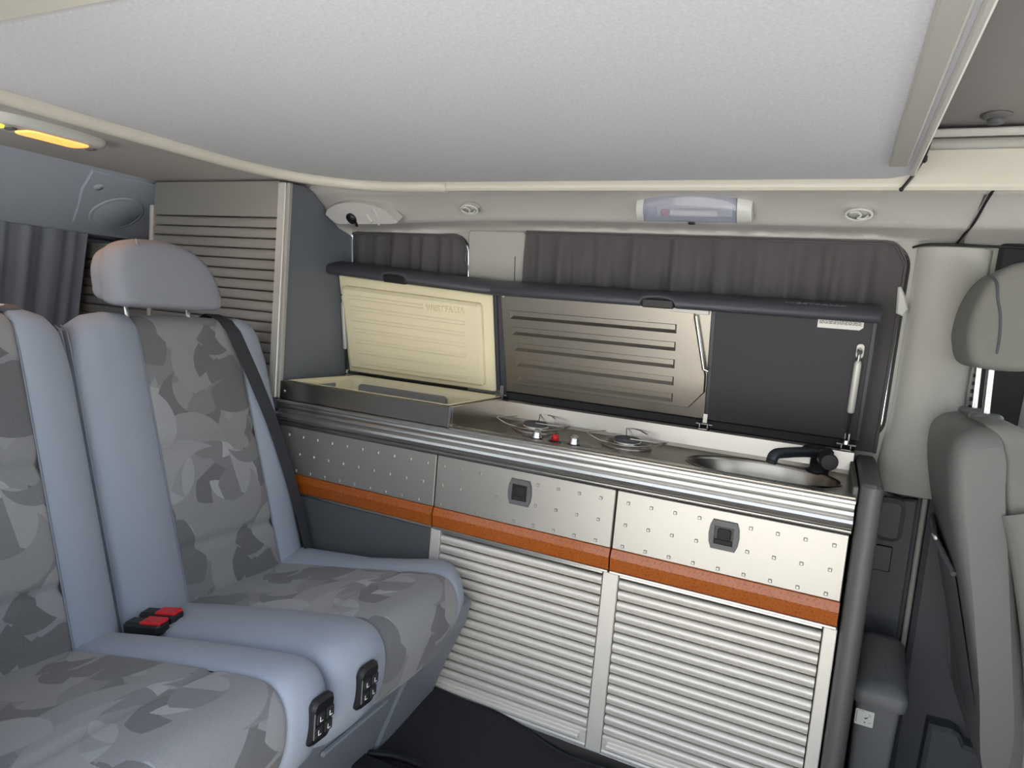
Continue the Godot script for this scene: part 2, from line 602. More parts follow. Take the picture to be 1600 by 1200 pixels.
func shell() -> void:
	setting("ground", B.new().bar(Vector3(-25, -0.62, -25), Vector3(25, -0.5, 25)), M.pavement, "sunlit pale pavement outside the van")
	setting("floor", B.new().bar(Vector3(-2.0, -0.08, -0.42), Vector3(1.62, 0, 1.16), 0.004), M.vinyl, "dark grey floor of the van")
	# leaning side wall behind the kitchen with three window openings
	var w := CSGBox3D.new()
	w.name = numbered("wall_left")
	w.size = Vector3(3.62, 0.70, 0.05)
	var centre := Vector3(-0.19, 0.33, -0.025)
	w.set_meta("centre", centre)
	w.set_meta("kind", "structure")
	w.set_meta("label", "grey inner side wall of the van with curtained windows")
	w.material = M.trim_grey
	add_child(w)
	w.transform = lean_frame(0, 0) * Transform3D(Basis(), centre)
	cut(w, round_rect(-1.5, 0.03, -0.585, 0.475, 0.05))
	cut(w, round_rect(-0.405, 0.03, 0.512, 0.487, 0.06))
	cut(w, round_rect(0.80, 0.05, 1.45, 0.47, 0.06))
	var k := 0
	for f in [[-1.5, -0.585, 0.03, 0.475], [-0.405, 0.512, 0.03, 0.487], [0.80, 1.45, 0.05, 0.47]]:
		k += 1
		var g := B.new().prism(round_rect(f[0] - 0.004, f[2] - 0.004, f[1] + 0.004, f[3] + 0.004, 0.055), 0.004, lean_frame(0, 0, -0.048))
		var pane := setting("window_%d" % k, g, M.glass, ["small rear side window behind a curtain", "large side window behind the kitchen", "cab door window beside the front seat"][k - 1])
		# rubber seal: a rounded frame swept round the opening
		var line := PackedVector3Array()
		for p in round_rect(f[0], f[2], f[1], f[3], 0.055, 8): line.append(lean_frame(0, 0, -0.006) * Vector3(p.x, p.y, 0))
		setting("seal", B.new().tube(line, 0.0065, 8, true), M.seal, "", pane)
	setting("wall_left", B.new().bar(Vector3(-2.0, 0, -0.42), Vector3(1.62, 0.75, -0.372)), M.trim_dark, "dark lower side wall of the van below the windows")

	# rear wall with sloping tailgate trim
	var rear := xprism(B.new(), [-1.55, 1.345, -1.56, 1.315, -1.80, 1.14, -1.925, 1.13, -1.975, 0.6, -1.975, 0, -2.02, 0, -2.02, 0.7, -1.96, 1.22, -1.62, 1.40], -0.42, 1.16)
	setting("wall_rear", rear, M.hazy_rear_panel, "blue-grey sloping tailgate lining at the back of the van, coloured paler for lens haze")
	# wall with the sliding door's opening
	var rw := B.new()
	rw.bar(Vector3(-2.0, 0, 1.10), Vector3(-0.42, 0.70, 1.16))
	rw.bar(Vector3(-2.0, 1.24, 1.10), Vector3(-0.42, 1.46, 1.16))
	rw.bar(Vector3(-2.0, 0.70, 1.10), Vector3(-1.78, 1.24, 1.16))
	rw.bar(Vector3(-0.50, 0.70, 1.10), Vector3(-0.42, 1.24, 1.16))
	rw.bar(Vector3(-0.42, 1.265, 1.10), Vector3(0.86, 1.46, 1.16), 0.004)
	rw.bar(Vector3(0.86, 0, 1.10), Vector3(0.98, 1.46, 1.16), 0.004)
	rw.bar(Vector3(0.98, 0, 1.10), Vector3(1.62, 0.74, 1.16))
	rw.bar(Vector3(0.98, 1.22, 1.10), Vector3(1.62, 1.46, 1.16))
	setting("wall_right", rw, M.trim_grey, "grey side wall of the van with an open sliding door")
	setting("window_5", B.new().bar(Vector3(-1.78, 0.70, 1.135), Vector3(-0.50, 1.24, 1.14)), M.glass, "rear side window beside the bench")
	var fw := B.new()
	fw.bar(Vector3(1.56, -0.05, -0.42), Vector3(1.62, 0.74, 1.16))
	fw.bar(Vector3(1.25, 0.60, -0.36), Vector3(1.56, 0.76, 1.10), 0.03)
	setting("wall_front", fw, M.trim_dark, "dark dashboard and bulkhead below the windscreen")
	var ws := B.new()
	var a := Vector3(1.60, 0.74, -0.40); var b := Vector3(1.60, 0.74, 1.14); var c := Vector3(1.22, 1.40, 1.14); var d := Vector3(1.22, 1.40, -0.40)
	var o := Vector3(0.005, 0.003, 0)
	ws.quad(a, d, c, b); ws.quad(a + o, b + o, c + o, d + o)
	setting("window_4", ws, M.glass, "sloping windscreen of the van")

func roof_and_headliner() -> void:
	setting("ceiling", B.new().bar(Vector3(-1.66, 1.42, -0.42), Vector3(1.24, 1.47, 1.16)), M.roof_liner, "grey textile roof lining above the raised bed board")
	# rear ceiling plate, its edge following the rounded bed opening
	var edge := curve(V3([[-0.55, 1.31, -0.10], [-0.72, 1.31, -0.093], [-0.83, 1.31, -0.058], [-0.925, 1.31, 0.03], [-0.975, 1.31, 0.15], [-0.992, 1.31, 0.32], [-1.0, 1.31, 0.6], [-1.0, 1.31, 1.1]]), 5)
	var poly := [-1.56, 1.10, -1.56, -0.25, -0.55, -0.25]
	for p in edge: poly.append_array([p.x, p.z])
	var plate := yprism(B.new(), poly, 1.312, 1.42)
	setting("ceiling_rear", plate, M.headliner, "pale rear headliner carrying the ceiling lamp")
	# rounded cream frame round the bed opening
	var frame := B.new().tube(edge, 0.017, 10)
	setting("trim_1", frame, M.cream_trim, "rounded cream frame edge round the bed opening")
	var member := zprism(B.new(), [-0.118, 1.296, -0.094, 1.297, -0.088, 1.302, -0.088, 1.308, -0.100, 1.372, -0.16, 1.372, -0.16, 1.30], -0.62, 1.22)
	setting("trim_2", member, M.cream_trim, "long cream roof frame member above the side windows")
	var roll := B.new().tube(V3([[0.40, 1.383, -0.108], [0.8, 1.383, -0.108], [1.22, 1.383, -0.108]]), 0.0115, 10)
	setting("trim_3", roll, M.trim_grey, "round grey roll along the cream roof member")
	setting("trim_4", B.new().bar(Vector3(0.40, 1.396, -0.14), Vector3(1.22, 1.411, -0.098), 0.003), M.rail, "pale metal rail at the edge of the roof lining")
	# side headliner: one long moulding with a step above the windows
	var prof := V2([-0.10, 1.300, -0.125, 1.2955, -0.155, 1.285, -0.185, 1.268, -0.203, 1.254, -0.209, 1.2475, -0.222, 1.2445, -0.25, 1.2425, -0.275, 1.238, -0.290, 1.230, -0.297, 1.222, -0.302, 1.2235, -0.31, 1.29, -0.25, 1.40, -0.16, 1.40, -0.10, 1.36])
	var rings := []
	for xs in [-1.56, -1.2, -1.0, -0.9, -0.8, -0.7, -0.6, -0.5, -0.3, 0.0, 0.3, 0.42, 0.47, 0.50, 0.53, 0.56, 0.602]:
		var ring := PackedVector3Array()
		var drop: float = 0.022 * smoothstep(-0.35, -1.0, xs)
		var fill: float = smoothstep(0.44, 0.52, xs)          # the step runs out in a rounded bump before the seam
		for p in prof:
			var z := p.x
			var y := p.y
			if y < 1.262 and z > -0.28:
				y = lerpf(y, minf(y, 1.256 - (-0.19 - z) * 0.25), fill)
			ring.append(Vector3(xs, y - drop * clampf((-0.10 - z) / 0.08, 0, 1), z))
		rings.append(ring)
	setting("trim_5", B.new().loft(rings, true, true), M.headliner, "pale grey side headliner with a step above the curtains")
	var rings2 := []
	for xs in [0.610, 0.8, 1.22]:
		var ring := PackedVector3Array()
		for p in prof:
			var y := p.y
			if y < 1.262 and p.x > -0.28: y = minf(y, 1.256 - (-0.19 - p.x) * 0.25)
			ring.append(Vector3(xs + clampf((1.30 - p.y) * -0.3, -0.024, 0.0) * (1.0 if xs < 0.7 else 0.0), y, p.x))
		rings2.append(ring)
	setting("trim_6", B.new().loft(rings2, true, true), M.headliner, "front piece of side headliner beyond a dark seam")

	setting("trim_19", B.new().tube(curve(V3([[0.6105, 1.298, -0.097], [0.609, 1.284, -0.153], [0.602, 1.2545, -0.196], [0.595, 1.239, -0.245], [0.589, 1.224, -0.292]]), 4), 0.0026, 6), M.seal, "dark curved seam across the side headliner")
	# bed board
	var bed := thing("roof_bed", "large pale grey textile bed board raised under the roof", "bed", Vector3(-0.2, 1.315, 0.4))
	var out := [0.474, -0.045, 0.44, -0.075, -0.55, -0.078, -0.72, -0.07, -0.82, -0.035, -0.915, 0.045, -0.962, 0.16, -0.978, 0.32, -0.985, 0.6, -0.985, 0.84, -0.95, 0.875, 0.44, 0.875, 0.474, 0.84]
	var board := yprism(B.new(), out, 1.315, 1.355)
	part(bed, "board", board, M.ceiling)
	var strip := B.new().bar(Vector3(0.432, 1.3085, 0.045), Vector3(0.462, 1.3165, 0.80), 0.003)
	part(bed, "edge_strip", strip, M.trim_grey, "grey raised strip along the front edge")
	part(bed, "edge_profile", B.new().bar(Vector3(0.469, 1.309, -0.03), Vector3(0.480, 1.352, 0.85), 0.003), M.rail, "pale metal profile closing the front edge")
	# door-side frame of the roof opening
	setting("trim_7", B.new().bar(Vector3(-1.0, 1.305, 0.892), Vector3(0.48, 1.42, 1.10), 0.01), M.cream_trim, "cream roof frame above the sliding door")

	# black strap and clip at the bed corner
	var bk := thing("bed_strap", "black strap with a clip hanging at the bed board corner", "strap", Vector3(0.49, 1.31, -0.07))
	part(bk, "strap", B.new().tube(curve(V3([[0.502, 1.398, -0.085], [0.497, 1.375, -0.083], [0.488, 1.345, -0.082], [0.478, 1.32, -0.081], [0.466, 1.300, -0.081], [0.461, 1.293, -0.08]])), [0.0018, 0.0019, 0.002, 0.0022, 0.0026, 0.003, 0.0036, 0.004, 0.0045, 0.0048, 0.005, 0.005, 0.0045, 0.004, 0.0036, 0.0034, 0.0032, 0.003, 0.003, 0.003, 0.003, 0.003, 0.003, 0.003, 0.003, 0.0034, 0.004, 0.0042, 0.004, 0.003, 0.002], 6), M.black)
	part(bk, "clip", B.new().box(Vector3(0.492, 1.350, -0.074), Vector3(0.012, 0.014, 0.014), 0.003), M.black)
	# round clip on the roof lining
	var bt := thing("roof_button", "round grey plastic button on the roof lining", "button", Vector3(0.592, 1.42, -0.055))
	part(bt, "flange", B.new().lathe(V2([0.0, 1.42, 0.024, 1.42, 0.024, 1.416, 0.017, 1.411, 0.0, 1.411]), 24, Transform3D(Basis(), Vector3(0.592, 0, -0.055))), M.handle_grey)
	part(bt, "cap", B.new().lathe(V2([0.0, 1.411, 0.014, 1.411, 0.012, 1.404, 0.0, 1.402]), 20, Transform3D(Basis(), Vector3(0.592, 0, -0.055))), M.trim_dark)

func pillars_and_cab() -> void:
	# pillar trim between the two side windows
	var p1 := B.new()
	p1.prism(round_rect(-0.585, 0.0, -0.405, 0.487, 0.012, 3), 0.012, lean_frame(0, 0, 0), 0.004)
	setting("trim_8", p1, M.trim_grey, "flat grey pillar trim between the two side windows")
	var slot := B.new().prism(round_rect(-0.437, 0.20, -0.434, 0.42, 0.001, 2), 0.0125, lean_frame(0, 0, 0))
	setting("trim_9", slot, M.trim_dark, "thin upright slot in the pillar trim")
	# door pillar trim: rounded column that widens at its foot
	var rings := []
	for q in [[1.2135, 0.0, 0.0], [1.19, 0.0, 0.002], [1.186, 0.0, 0.0], [1.05, 0.0, 0.0], [0.92, 0.0, 0.0], [0.84, 0.004, 0.0], [0.78, 0.010, 0.0], [0.74, 0.016, 0.0], [0.70, 0.02, 0.0], [0.672, 0.022, -0.004]]:
		var y: float = q[0]
		var z0: float = -0.366 + (y - 0.745) * tan(TILT)
		if y < 0.745: z0 = -0.366
		var left: float = 0.520 - (0.012 * smoothstep(0.86, 0.74, y))
		var t: float = q[2]
		var ring := PackedVector3Array()
		for s in [[left, -0.02], [left, 0.006], [left + 0.006, 0.022], [left + 0.02, 0.034 + t], [0.56, 0.042 + t], [0.60, 0.044 + t], [0.628, 0.036 + t], [0.645, 0.02], [0.66 + q[1], -0.006], [0.66 + q[1], -0.03]]:
			ring.append(Vector3(s[0], y, z0 + s[1]))
		ring.reverse()
		rings.append(ring)
	rings.reverse()
	setting("trim_10", B.new().loft(rings, true, true), M.trim_grey, "rounded pale grey door pillar trim beside the large window")
	setting("trim_18", B.new().tube(curve(V3([[0.512, 1.216, -0.292], [0.53, 1.219, -0.266], [0.57, 1.2195, -0.256], [0.62, 1.2185, -0.256], [0.72, 1.2175, -0.262], [0.9, 1.217, -0.265]]), 4), 0.0028, 6), M.seal, "dark joint between headliner and pillar trim")
	# front cab pillar and window frame
	setting("trim_11", B.new().prism(round_rect(0.665, 0.0, 0.80, 0.49, 0.01, 3), 0.02, lean_frame(0, 0, 0), 0.006), M.black_soft, "black window frame of the cab door")
	setting("trim_12", B.new().prism(round_rect(0.752, 0.03, 0.80, 0.49, 0.01, 3), 0.03, lean_frame(0, 0, 0), 0.008), M.trim_grey, "grey upright behind the front seat headrest")
	# lower dark trim with the belt outlet
	var low := B.new()
	low.prism(V2([0.50, 0.0, 0.598, 0.0, 0.598, 0.662, 0.57, 0.658, 0.545, 0.664, 0.522, 0.68, 0.508, 0.705, 0.50, 0.73]), 0.026, Transform3D(Basis(), Vector3(0, 0, -0.372)), 0.004)
	setting("trim_13", low, M.trim_dark, "dark lower pillar trim behind the waste bin")
	setting("trim_14", B.new().bar(Vector3(0.520, 0.485, -0.347), Vector3(0.562, 0.545, -0.340), 0.002), M.black, "black slot cover in the lower pillar trim")
	setting("trim_15", B.new().prism(round_rect(0.516, 0.56, 0.575, 0.66, 0.02, 5), 0.03, Transform3D(Basis(), Vector3(0, 0, -0.35)), 0.01), M.trim_dark, "rounded dark bulge on the lower pillar trim")
	setting("trim_16", B.new().bar(Vector3(0.606, 0.0, -0.372), Vector3(0.616, 0.67, -0.345), 0.003), M.trim_grey, "thin upright edge between pillar and cab door")
	var dc := B.new()
	dc.bar(Vector3(0.62, 0.0, -0.372), Vector3(1.5, 0.74, -0.338), 0.01)
	var card := setting("trim_17", dc, M.trim_dark, "dark grey lining of the cab door")
	var pk := B.new().prism(V2([0.67, 0.0, 1.3, 0.0, 1.3, 0.17, 0.78, 0.15, 0.745, 0.155, 0.735, 0.175, 0.72, 0.182, 0.675, 0.18]), 0.05, Transform3D(Basis(), Vector3(0, 0, -0.34)), 0.008)
	setting("door_pocket", pk, M.trim_dark, "", card)

func kitchen_cabinet() -> void:
	var k := thing("kitchen_cabinet", "silver kitchen cabinet with studded drawers, wood bands and roller shutters", "cabinet", Vector3(-0.25, 0, -0.16))
	var body := B.new()
	body.bar(Vector3(-0.998, 0.03, -0.355), Vector3(0.458, 0.53, -0.052))
	part(k, "carcass", body, M.inside)
	part(k, "plinth", B.new().bar(Vector3(-0.998, 0.0, -0.06), Vector3(0.458, 0.034, -0.004), 0.002), M.alu)
	# extruded moulding below the worktop
	var prof := [-0.05, 0.643, 0.004, 0.643, 0.005, 0.6455, -0.001, 0.6465, -0.001, 0.6485, 0.006, 0.6495, 0.008, 0.6525, 0.003, 0.654, 0.009, 0.656, 0.014, 0.660, 0.016, 0.666, 0.014, 0.672, 0.009, 0.676, 0.003, 0.679, 0.002, 0.684, 0.008, 0.6865, 0.010, 0.6885, 0.006, 0.690, -0.002, 0.692, -0.003, 0.697, 0.002, 0.7005, 0.010, 0.7015, 0.012, 0.704, 0.012, 0.7085, 0.009, 0.711, -0.05, 0.711]
	part(k, "front_moulding", zprism(B.new(), prof, -0.985, 0.457), M.alu, "ribbed aluminium edge moulding")
	# drawer fronts
	var spans := [[-0.992, -0.46, -0.487, -0.0505, 10, false], [-0.46, 0.0, -0.438, 0.0505, 9, true], [0.0, 0.457, 0.028, 0.0505, 9, true]]
	var stud := V2([-0.0035, -0.0035, 0.0035, -0.0035, 0.0035, 0.0035, -0.0035, 0.0035])
	for s in spans:
		var d := part(k, "drawer_front", B.new().bar(Vector3(s[0] + 0.002, 0.509, -0.02), Vector3(s[1] - 0.002, 0.640, 0.0), 0.0015), M.alu_panel, "brushed aluminium drawer front with raised studs")
		var st := B.new()
		for row in 3:
			for c in s[4]:
				if s[5] and c == 4 and row < 2: continue
				var shift: float = 0.0 if s[5] else -0.008 * row
				st.prism(stud, 0.0032, Transform3D(Basis(), Vector3(s[2] + s[3] * c - row * 0.0015 + shift, [0.616, 0.567, 0.519][row], -0.0004)), 0.0012)
		var so := part(d, "studs", st, M.alu_panel)
		so.set_meta("kind", "stuff")
		var band := zprism(B.new(), [-0.02, 0.4595, -0.001, 0.4595, 0.0005, 0.4612, 0.0055, 0.4890, 0.0052, 0.4905, 0.0003, 0.5068, -0.001, 0.508, -0.02, 0.508], s[0] + 0.002, s[1] - 0.002)
		part(d, "wood_band", band, M.wood, "glossy orange burr wood band")
		part(d, "bottom_lip", B.new().bar(Vector3(s[0] + 0.002, 0.4535, -0.02), Vector3(s[1] - 0.002, 0.4590, 0.002), 0.001), M.alu)
		if s[5]:
			var cx: float = s[0] + 0.231
			var cy := 0.590
			var outer := V2([-0.024, -0.031, 0.024, -0.031, 0.029, -0.018, 0.0308, 0.0, 0.029, 0.018, 0.024, 0.031, -0.024, 0.031, -0.029, 0.018, -0.0308, 0.0, -0.029, -0.018])
			var fr := B.new()
			# frame as four sides round the finger recess
			var inn := V2([-0.019, -0.019, 0.019, -0.019, 0.019, -0.006, 0.0195, 0.0, 0.019, 0.006, 0.019, 0.019, -0.019, 0.019, -0.019, 0.006, -0.0195, 0.0, -0.019, -0.006])
			for q in outer.size():
				var q2 := (q + 1) % outer.size()
				var a := outer[q]; var b := outer[q2]; var c := inn[q2]; var e := inn[q]
				fr.quad(Vector3(cx + a.x * 0.96, cy + a.y * 0.96, 0.005), Vector3(cx + b.x * 0.96, cy + b.y * 0.96, 0.005), Vector3(cx + c.x, cy + c.y, 0.005), Vector3(cx + e.x, cy + e.y, 0.005))
				fr.quad(Vector3(cx + a.x, cy + a.y, -0.001), Vector3(cx + b.x, cy + b.y, -0.001), Vector3(cx + b.x * 0.96, cy + b.y * 0.96, 0.005), Vector3(cx + a.x * 0.96, cy + a.y * 0.96, 0.005))
				fr.quad(Vector3(cx + e.x, cy + e.y, 0.005), Vector3(cx + c.x, cy + c.y, 0.005), Vector3(cx + c.x, cy + c.y, 0.0004), Vector3(cx + e.x, cy + e.y, 0.0004))
			part(d, "latch_frame", fr, M.handle_grey, "dark grey barrel-shaped latch frame")
			var rec := B.new().bar(Vector3(cx - 0.019, cy - 0.019, 0.0), Vector3(cx + 0.019, cy + 0.019, 0.001))
			part(d, "latch_recess", rec, M.black)
			var lev := B.new().bar(Vector3(cx - 0.0175, cy - 0.0185, 0.001), Vector3(cx + 0.0175, cy - 0.009, 0.0045), 0.0012)
			lev.prism(round_rect(cx - 0.013, cy - 0.009, cx + 0.014, cy + 0.014, 0.005, 4), 0.0025, Transform3D(Basis(), Vector3(0, 0, 0.001)), 0.001)
			part(d, "latch_lever", lev, M.black_soft)
	# upright posts
	for p in [[-0.464, -0.4365], [-0.0125, 0.0225], [0.4335, 0.4575]]:
		part(k, "post", B.new().bar(Vector3(p[0], 0.034, -0.05), Vector3(p[1], 0.453, -0.0015), 0.0015), M.slat, "flat silver upright")
	part(k, "side_panel", B.new().bar(Vector3(-0.992, 0.034, -0.04), Vector3(-0.4665, 0.4525, -0.004), 0.003), M.panel_under, "plain dark grey panel below the drawers")
	# roller shutters
	for s in [[-0.4345, -0.0145], [0.0245, 0.4315]]:
		var x0: float = s[0]
		var x1: float = s[1]
		var sh := part(k, "roller_shutter", B.new().bar(Vector3(x0, 0.034, -0.0515), Vector3(x1, 0.453, -0.0485)), M.inside, "silver slatted roller shutter")
		part(sh, "top_rail", B.new().bar(Vector3(x0, 0.4465, -0.022), Vector3(x1, 0.4525, -0.003), 0.001), M.alu)
		var slat := zprism(B.new(), [-0.024, 0.0, -0.011, 0.0004, -0.0085, 0.0014, -0.0055, 0.005, -0.0035, 0.009, -0.0025, 0.013, -0.0028, 0.017, -0.0050, 0.0200, -0.010, 0.0210, -0.024, 0.0210], x0 + 0.0005, x1 - 0.0005, true).mesh()
		for i in 15:
			var o := part(sh, "slat", slat, M.slat, "", Vector3(0, 0.4185 - i * 0.02425, 0))
		var rail := zprism(B.new(), [-0.024, 0.036, -0.003, 0.036, -0.002, 0.041, -0.004, 0.044, -0.004, 0.068, -0.002, 0.071, -0.002, 0.075, -0.006, 0.078, -0.024, 0.078], x0, x1)
		part(sh, "bottom_rail", rail, M.slat)
		part(sh, "pull_bar", zprism(B.new(), [-0.006, 0.052, 0.006, 0.053, 0.008, 0.056, 0.008, 0.061, 0.005, 0.064, -0.006, 0.065], x0 + 0.012, x1 - 0.016), M.slat, "slim silver pull bar")
	# end panel towards the cab
	var ep := B.new()
	yprism(ep, [0.462, -0.355, 0.462, 0.004, 0.467, 0.014, 0.478, 0.021, 0.489, 0.020, 0.497, 0.012, 0.501, -0.002, 0.502, -0.355], 0.0, 0.745, 0.006, true)
	part(k, "end_panel", ep, M.end_panel, "rounded dark grey end panel")

# the lids stand open against the curtain; a point in lid coordinates: x along the kitchen, u up the lid, n out of its inner face
func lid_point(p: Vector3, stretch := 0.0) -> Vector3:
	var u := p.y * (1.0 + stretch * clampf((-0.47 - p.x) / 0.53, 0, 1.1))
	return Vector3(p.x, 0.777 + 0.967 * u - 0.255 * p.z, -0.32 + 0.255 * u + 0.967 * p.z)

func lidded(b: B, stretch := 0.0) -> B:
	return b.map(func(p): return lid_point(p, stretch))

func lid_frame(x: float, u: float, n: float) -> Transform3D:
	return Transform3D(Basis(Vector3.RIGHT, Vector3(0, 0.967, 0.255), Vector3(0, -0.255, 0.967)), lid_point(Vector3(x, u, n)))

# lip of a lid: a rounded bar along its free edge, thinner where a latch hood is cut in
func lip_shape(x0: float, x1: float, hood0: float, hood1: float) -> B:
	var b := B.new()
	var rings := []
	var xs := [x0, x0 + 0.004]
	var n := 14
	for i in n + 1: xs.append(lerpf(hood0, hood1, float(i) / n))
	xs.append(x1 - 0.004); xs.append(x1)
	for x in xs:
		var t := clampf((x - hood0) / (hood1 - hood0), 0, 1)
		var arch := pow(sin(PI * t), 0.35) * 0.021 if t > 0.0 and t < 1.0 else 0.0
		var e := 0.003 if (x == x0 or x == x1) else 0.0
		var ring := PackedVector3Array()
		for q in [[-0.016, 0.291], [0.046, 0.291], [0.054, 0.2915 + arch], [0.060, 0.296 + arch], [0.062, 0.303 + arch * 0.75], [0.059, 0.311 + arch * 0.5], [0.050, 0.317 + arch * 0.3], [0.0, 0.318], [-0.016, 0.317]]:
			ring.append(Vector3(x, q[1], q[0] - (e if q[0] > 0.03 else 0.0)))
		ring.reverse()
		rings.append(ring)
	return b.loft(rings, true, true)

func strut(parent: Node, foot: Vector3, head: Vector3, head_tab := true) -> void:
	var d := (head - foot).normalized()
	var s := part(parent, "gas_strut", B.new().tube(PackedVector3Array([foot + d * 0.072, foot + d * 0.074, foot + d * 0.076, head - d * 0.03, head - d * 0.024, head - d * 0.022]), [0.004, 0.007, 0.0075, 0.0075, 0.006, 0.003], 14), M.rail, "pale grey gas strut")
	part(s, "rod", B.new().tube(PackedVector3Array([foot, foot + d * 0.075]), 0.0028, 8), M.black)
	var ends := B.new()
	ends.tube(PackedVector3Array([head - d * 0.026, head - d * 0.006]), 0.0035, 8)
	ends.tube(PackedVector3Array([head + Vector3(0, -0.004, 0.006), head + Vector3(0, 0.004, -0.012)]), 0.0055, 10)
	part(s, "ball_joint", ends, M.chrome)
	part(s, "foot_joint", B.new().box(foot, Vector3(0.012, 0.014, 0.012), 0.003), M.chrome)

func hinge_shape(x: float) -> B:
	var b := B.new()
	b.bar(Vector3(x - 0.011, 0.756, -0.318), Vector3(x + 0.011, 0.760, -0.292), 0.001)
	b.bar(Vector3(x - 0.011, 0.760, -0.316), Vector3(x - 0.008, 0.772, -0.298), 0.0008)
	b.bar(Vector3(x + 0.008, 0.760, -0.316), Vector3(x + 0.011, 0.772, -0.298), 0.0008)
	b.tube(V3([[x - 0.020, 0.769, -0.307], [x + 0.020, 0.769, -0.307]]), 0.0028, 8)
	b.bar(Vector3(x - 0.006, 0.768, -0.320), Vector3(x + 0.006, 0.795, -0.311), 0.001)
	return b

func cool_box() -> void:
	var c := thing("cool_box", "open cream cool box with a raised steel rim in the worktop", "cool box", Vector3(-0.71, 0.70, -0.16))
	var rim := B.new()
	var y0 := 0.712
	var y1 := 0.762
	rim.bar(Vector3(-0.984, y0, -0.012), Vector3(-0.4325, y1, 0.0), 0.001)
	rim.bar(Vector3(-0.444, 0.6985, -0.335), Vector3(-0.4325, y1, -0.012), 0.001)
	rim.bar(Vector3(-0.984, y0, -0.335), Vector3(-0.974, y1, -0.012), 0.001)
	rim.bar(Vector3(-0.974, y0, -0.335), Vector3(-0.444, y1 + 0.004, -0.318), 0.001)
	part(c, "steel_rim", rim, M.steel)
	part(c, "rim_cap", B.new().bar(Vector3(-0.438, y0, -0.010), Vector3(-0.4315, y1 + 0.003, 0.0015), 0.001), M.chrome, "bright steel corner edge")
	part(c, "screw", B.new().lathe(V2([0, 0.0, 0.004, 0.0, 0.003, 0.0018, 0, 0.0024]), 12, Transform3D(Basis(Vector3.RIGHT, Vector3(0, 0, 1), Vector3(0, -1, 0)), Vector3(-0.966, 0.735, 0.0))), M.chrome)
	# cream liner: rounded well
	var well := B.new()
	var rings := []
	for q in [[0.0, 0.764, 0.004], [0.004, 0.7655, 0.008], [0.010, 0.764, 0.02], [0.014, 0.752, 0.03], [0.022, 0.56, 0.045], [0.03, 0.545, 0.05], [0.07, 0.540, 0.05]]:
		var ring := PackedVector3Array()
		var i: float = q[0]
		for p in round_rect(-0.972 + i, 0.014 + i, -0.446 - i, 0.317 - i, q[2], 5): ring.append(Vector3(p.x, q[1], -p.y))
		rings.append(ring)
	well.loft(rings, true, false)
	var last: PackedVector3Array = rings[-1]
	var mid := Vector3(-0.71, 0.540, -0.165)
	for j in last.size(): well.tri(mid, last[j], last[(j + 1) % last.size()])
	part(c, "liner", well, M.cream, "cream plastic liner")
	part(c, "cooling_plate", B.new().prism(round_rect(-0.94, 0.60, -0.62, 0.742, 0.012, 4), 0.012, Transform3D(Basis(), Vector3(0, 0, -0.296)), 0.003), mat(rgb(140, 142, 148), 0.45), "grey plate on the back of the well")
	part(c, "thermostat", B.new().prism(round_rect(-0.60, 0.62, -0.50, 0.748, 0.01, 4), 0.010, Transform3D(Basis(), Vector3(0, 0, -0.296)), 0.003), M.cream)
	part(c, "end_plate", B.new().bar(Vector3(-0.962, 0.70, -0.20), Vector3(-0.955, 0.748, -0.11), 0.002), mat(rgb(140, 142, 148), 0.45))
	# lid
	var ST := 0.095
	var base := lidded(B.new().bar(Vector3(-1.0, 0.002, -0.016), Vector3(-0.462, 0.296, 0.0), 0.002), ST)
	var lid := part(c, "lid", base, M.lid_dark, "open lid with a cream inner face")
	part(lid, "inner_frame", lidded(B.new().bar(Vector3(-0.998, 0.0, 0.0), Vector3(-0.470, 0.283, 0.012), 0.004), ST), M.cream)
	var pad := B.new().prism(round_rect(-0.978, 0.018, -0.498, 0.256, 0.012, 4), 0.022, Transform3D(Basis(), Vector3(0, 0, 0.010)), 0.007)
	part(lid, "inner_pad", lidded(pad, ST), M.cream)
	for i in 7:
		var u := 0.230 - i * 0.0315
		var xr := -0.68 if i == 0 else -0.546
		var r := B.new()
		var ends := [Vector3(-0.952 + i * 0.003, u, 0.0315), Vector3(xr, u - 0.004, 0.0315)]
		r.bar(Vector3(ends[0].x, u - 0.006, 0.0305), Vector3(ends[1].x, u + 0.006, 0.0355), 0.0028)
		part(lid, "rib", lidded(r, ST), M.cream)
	var plate := B.new()
	for q in [[0.2165, 0.2185], [0.2405, 0.2425]]: plate.bar(Vector3(-0.672, q[0] + 0.0, 0.031), Vector3(-0.548, q[1], 0.0332))
	for q in [-0.672, -0.550]: plate.bar(Vector3(q, 0.2185, 0.031), Vector3(q + 0.002, 0.2405, 0.0332))
	part(lid, "name_frame", lidded(plate, ST), M.cream)
	var t := part(lid, "lettering", lettering("WESTFALIA", 0.0175, 0.005), M.cream, "raised cream lettering")
	t.transform = lid_frame(-0.610, 0.2305, 0.0335)
	t.position = lid_point(Vector3(-0.610, 0.2305, 0.0335), ST)
	t.scale = Vector3(1.02, 1, 1)
	part(lid, "lip", lidded(lip_shape(-1.002, -0.444, -0.80, -0.712), ST), M.lid_dark, "dark grey grip edge")
	part(lid, "latch", lidded(B.new().bar(Vector3(-0.795, 0.2905, 0.030), Vector3(-0.717, 0.3125, 0.0605), 0.003), ST), M.black)
	strut(c, Vector3(-0.992, 0.775, -0.290), Vector3(-0.994, 1.015, -0.252))
	part(c, "bracket", B.new().bar(Vector3(-1.0, 0.764, -0.31), Vector3(-0.978, 0.768, -0.27), 0.001), M.chrome)

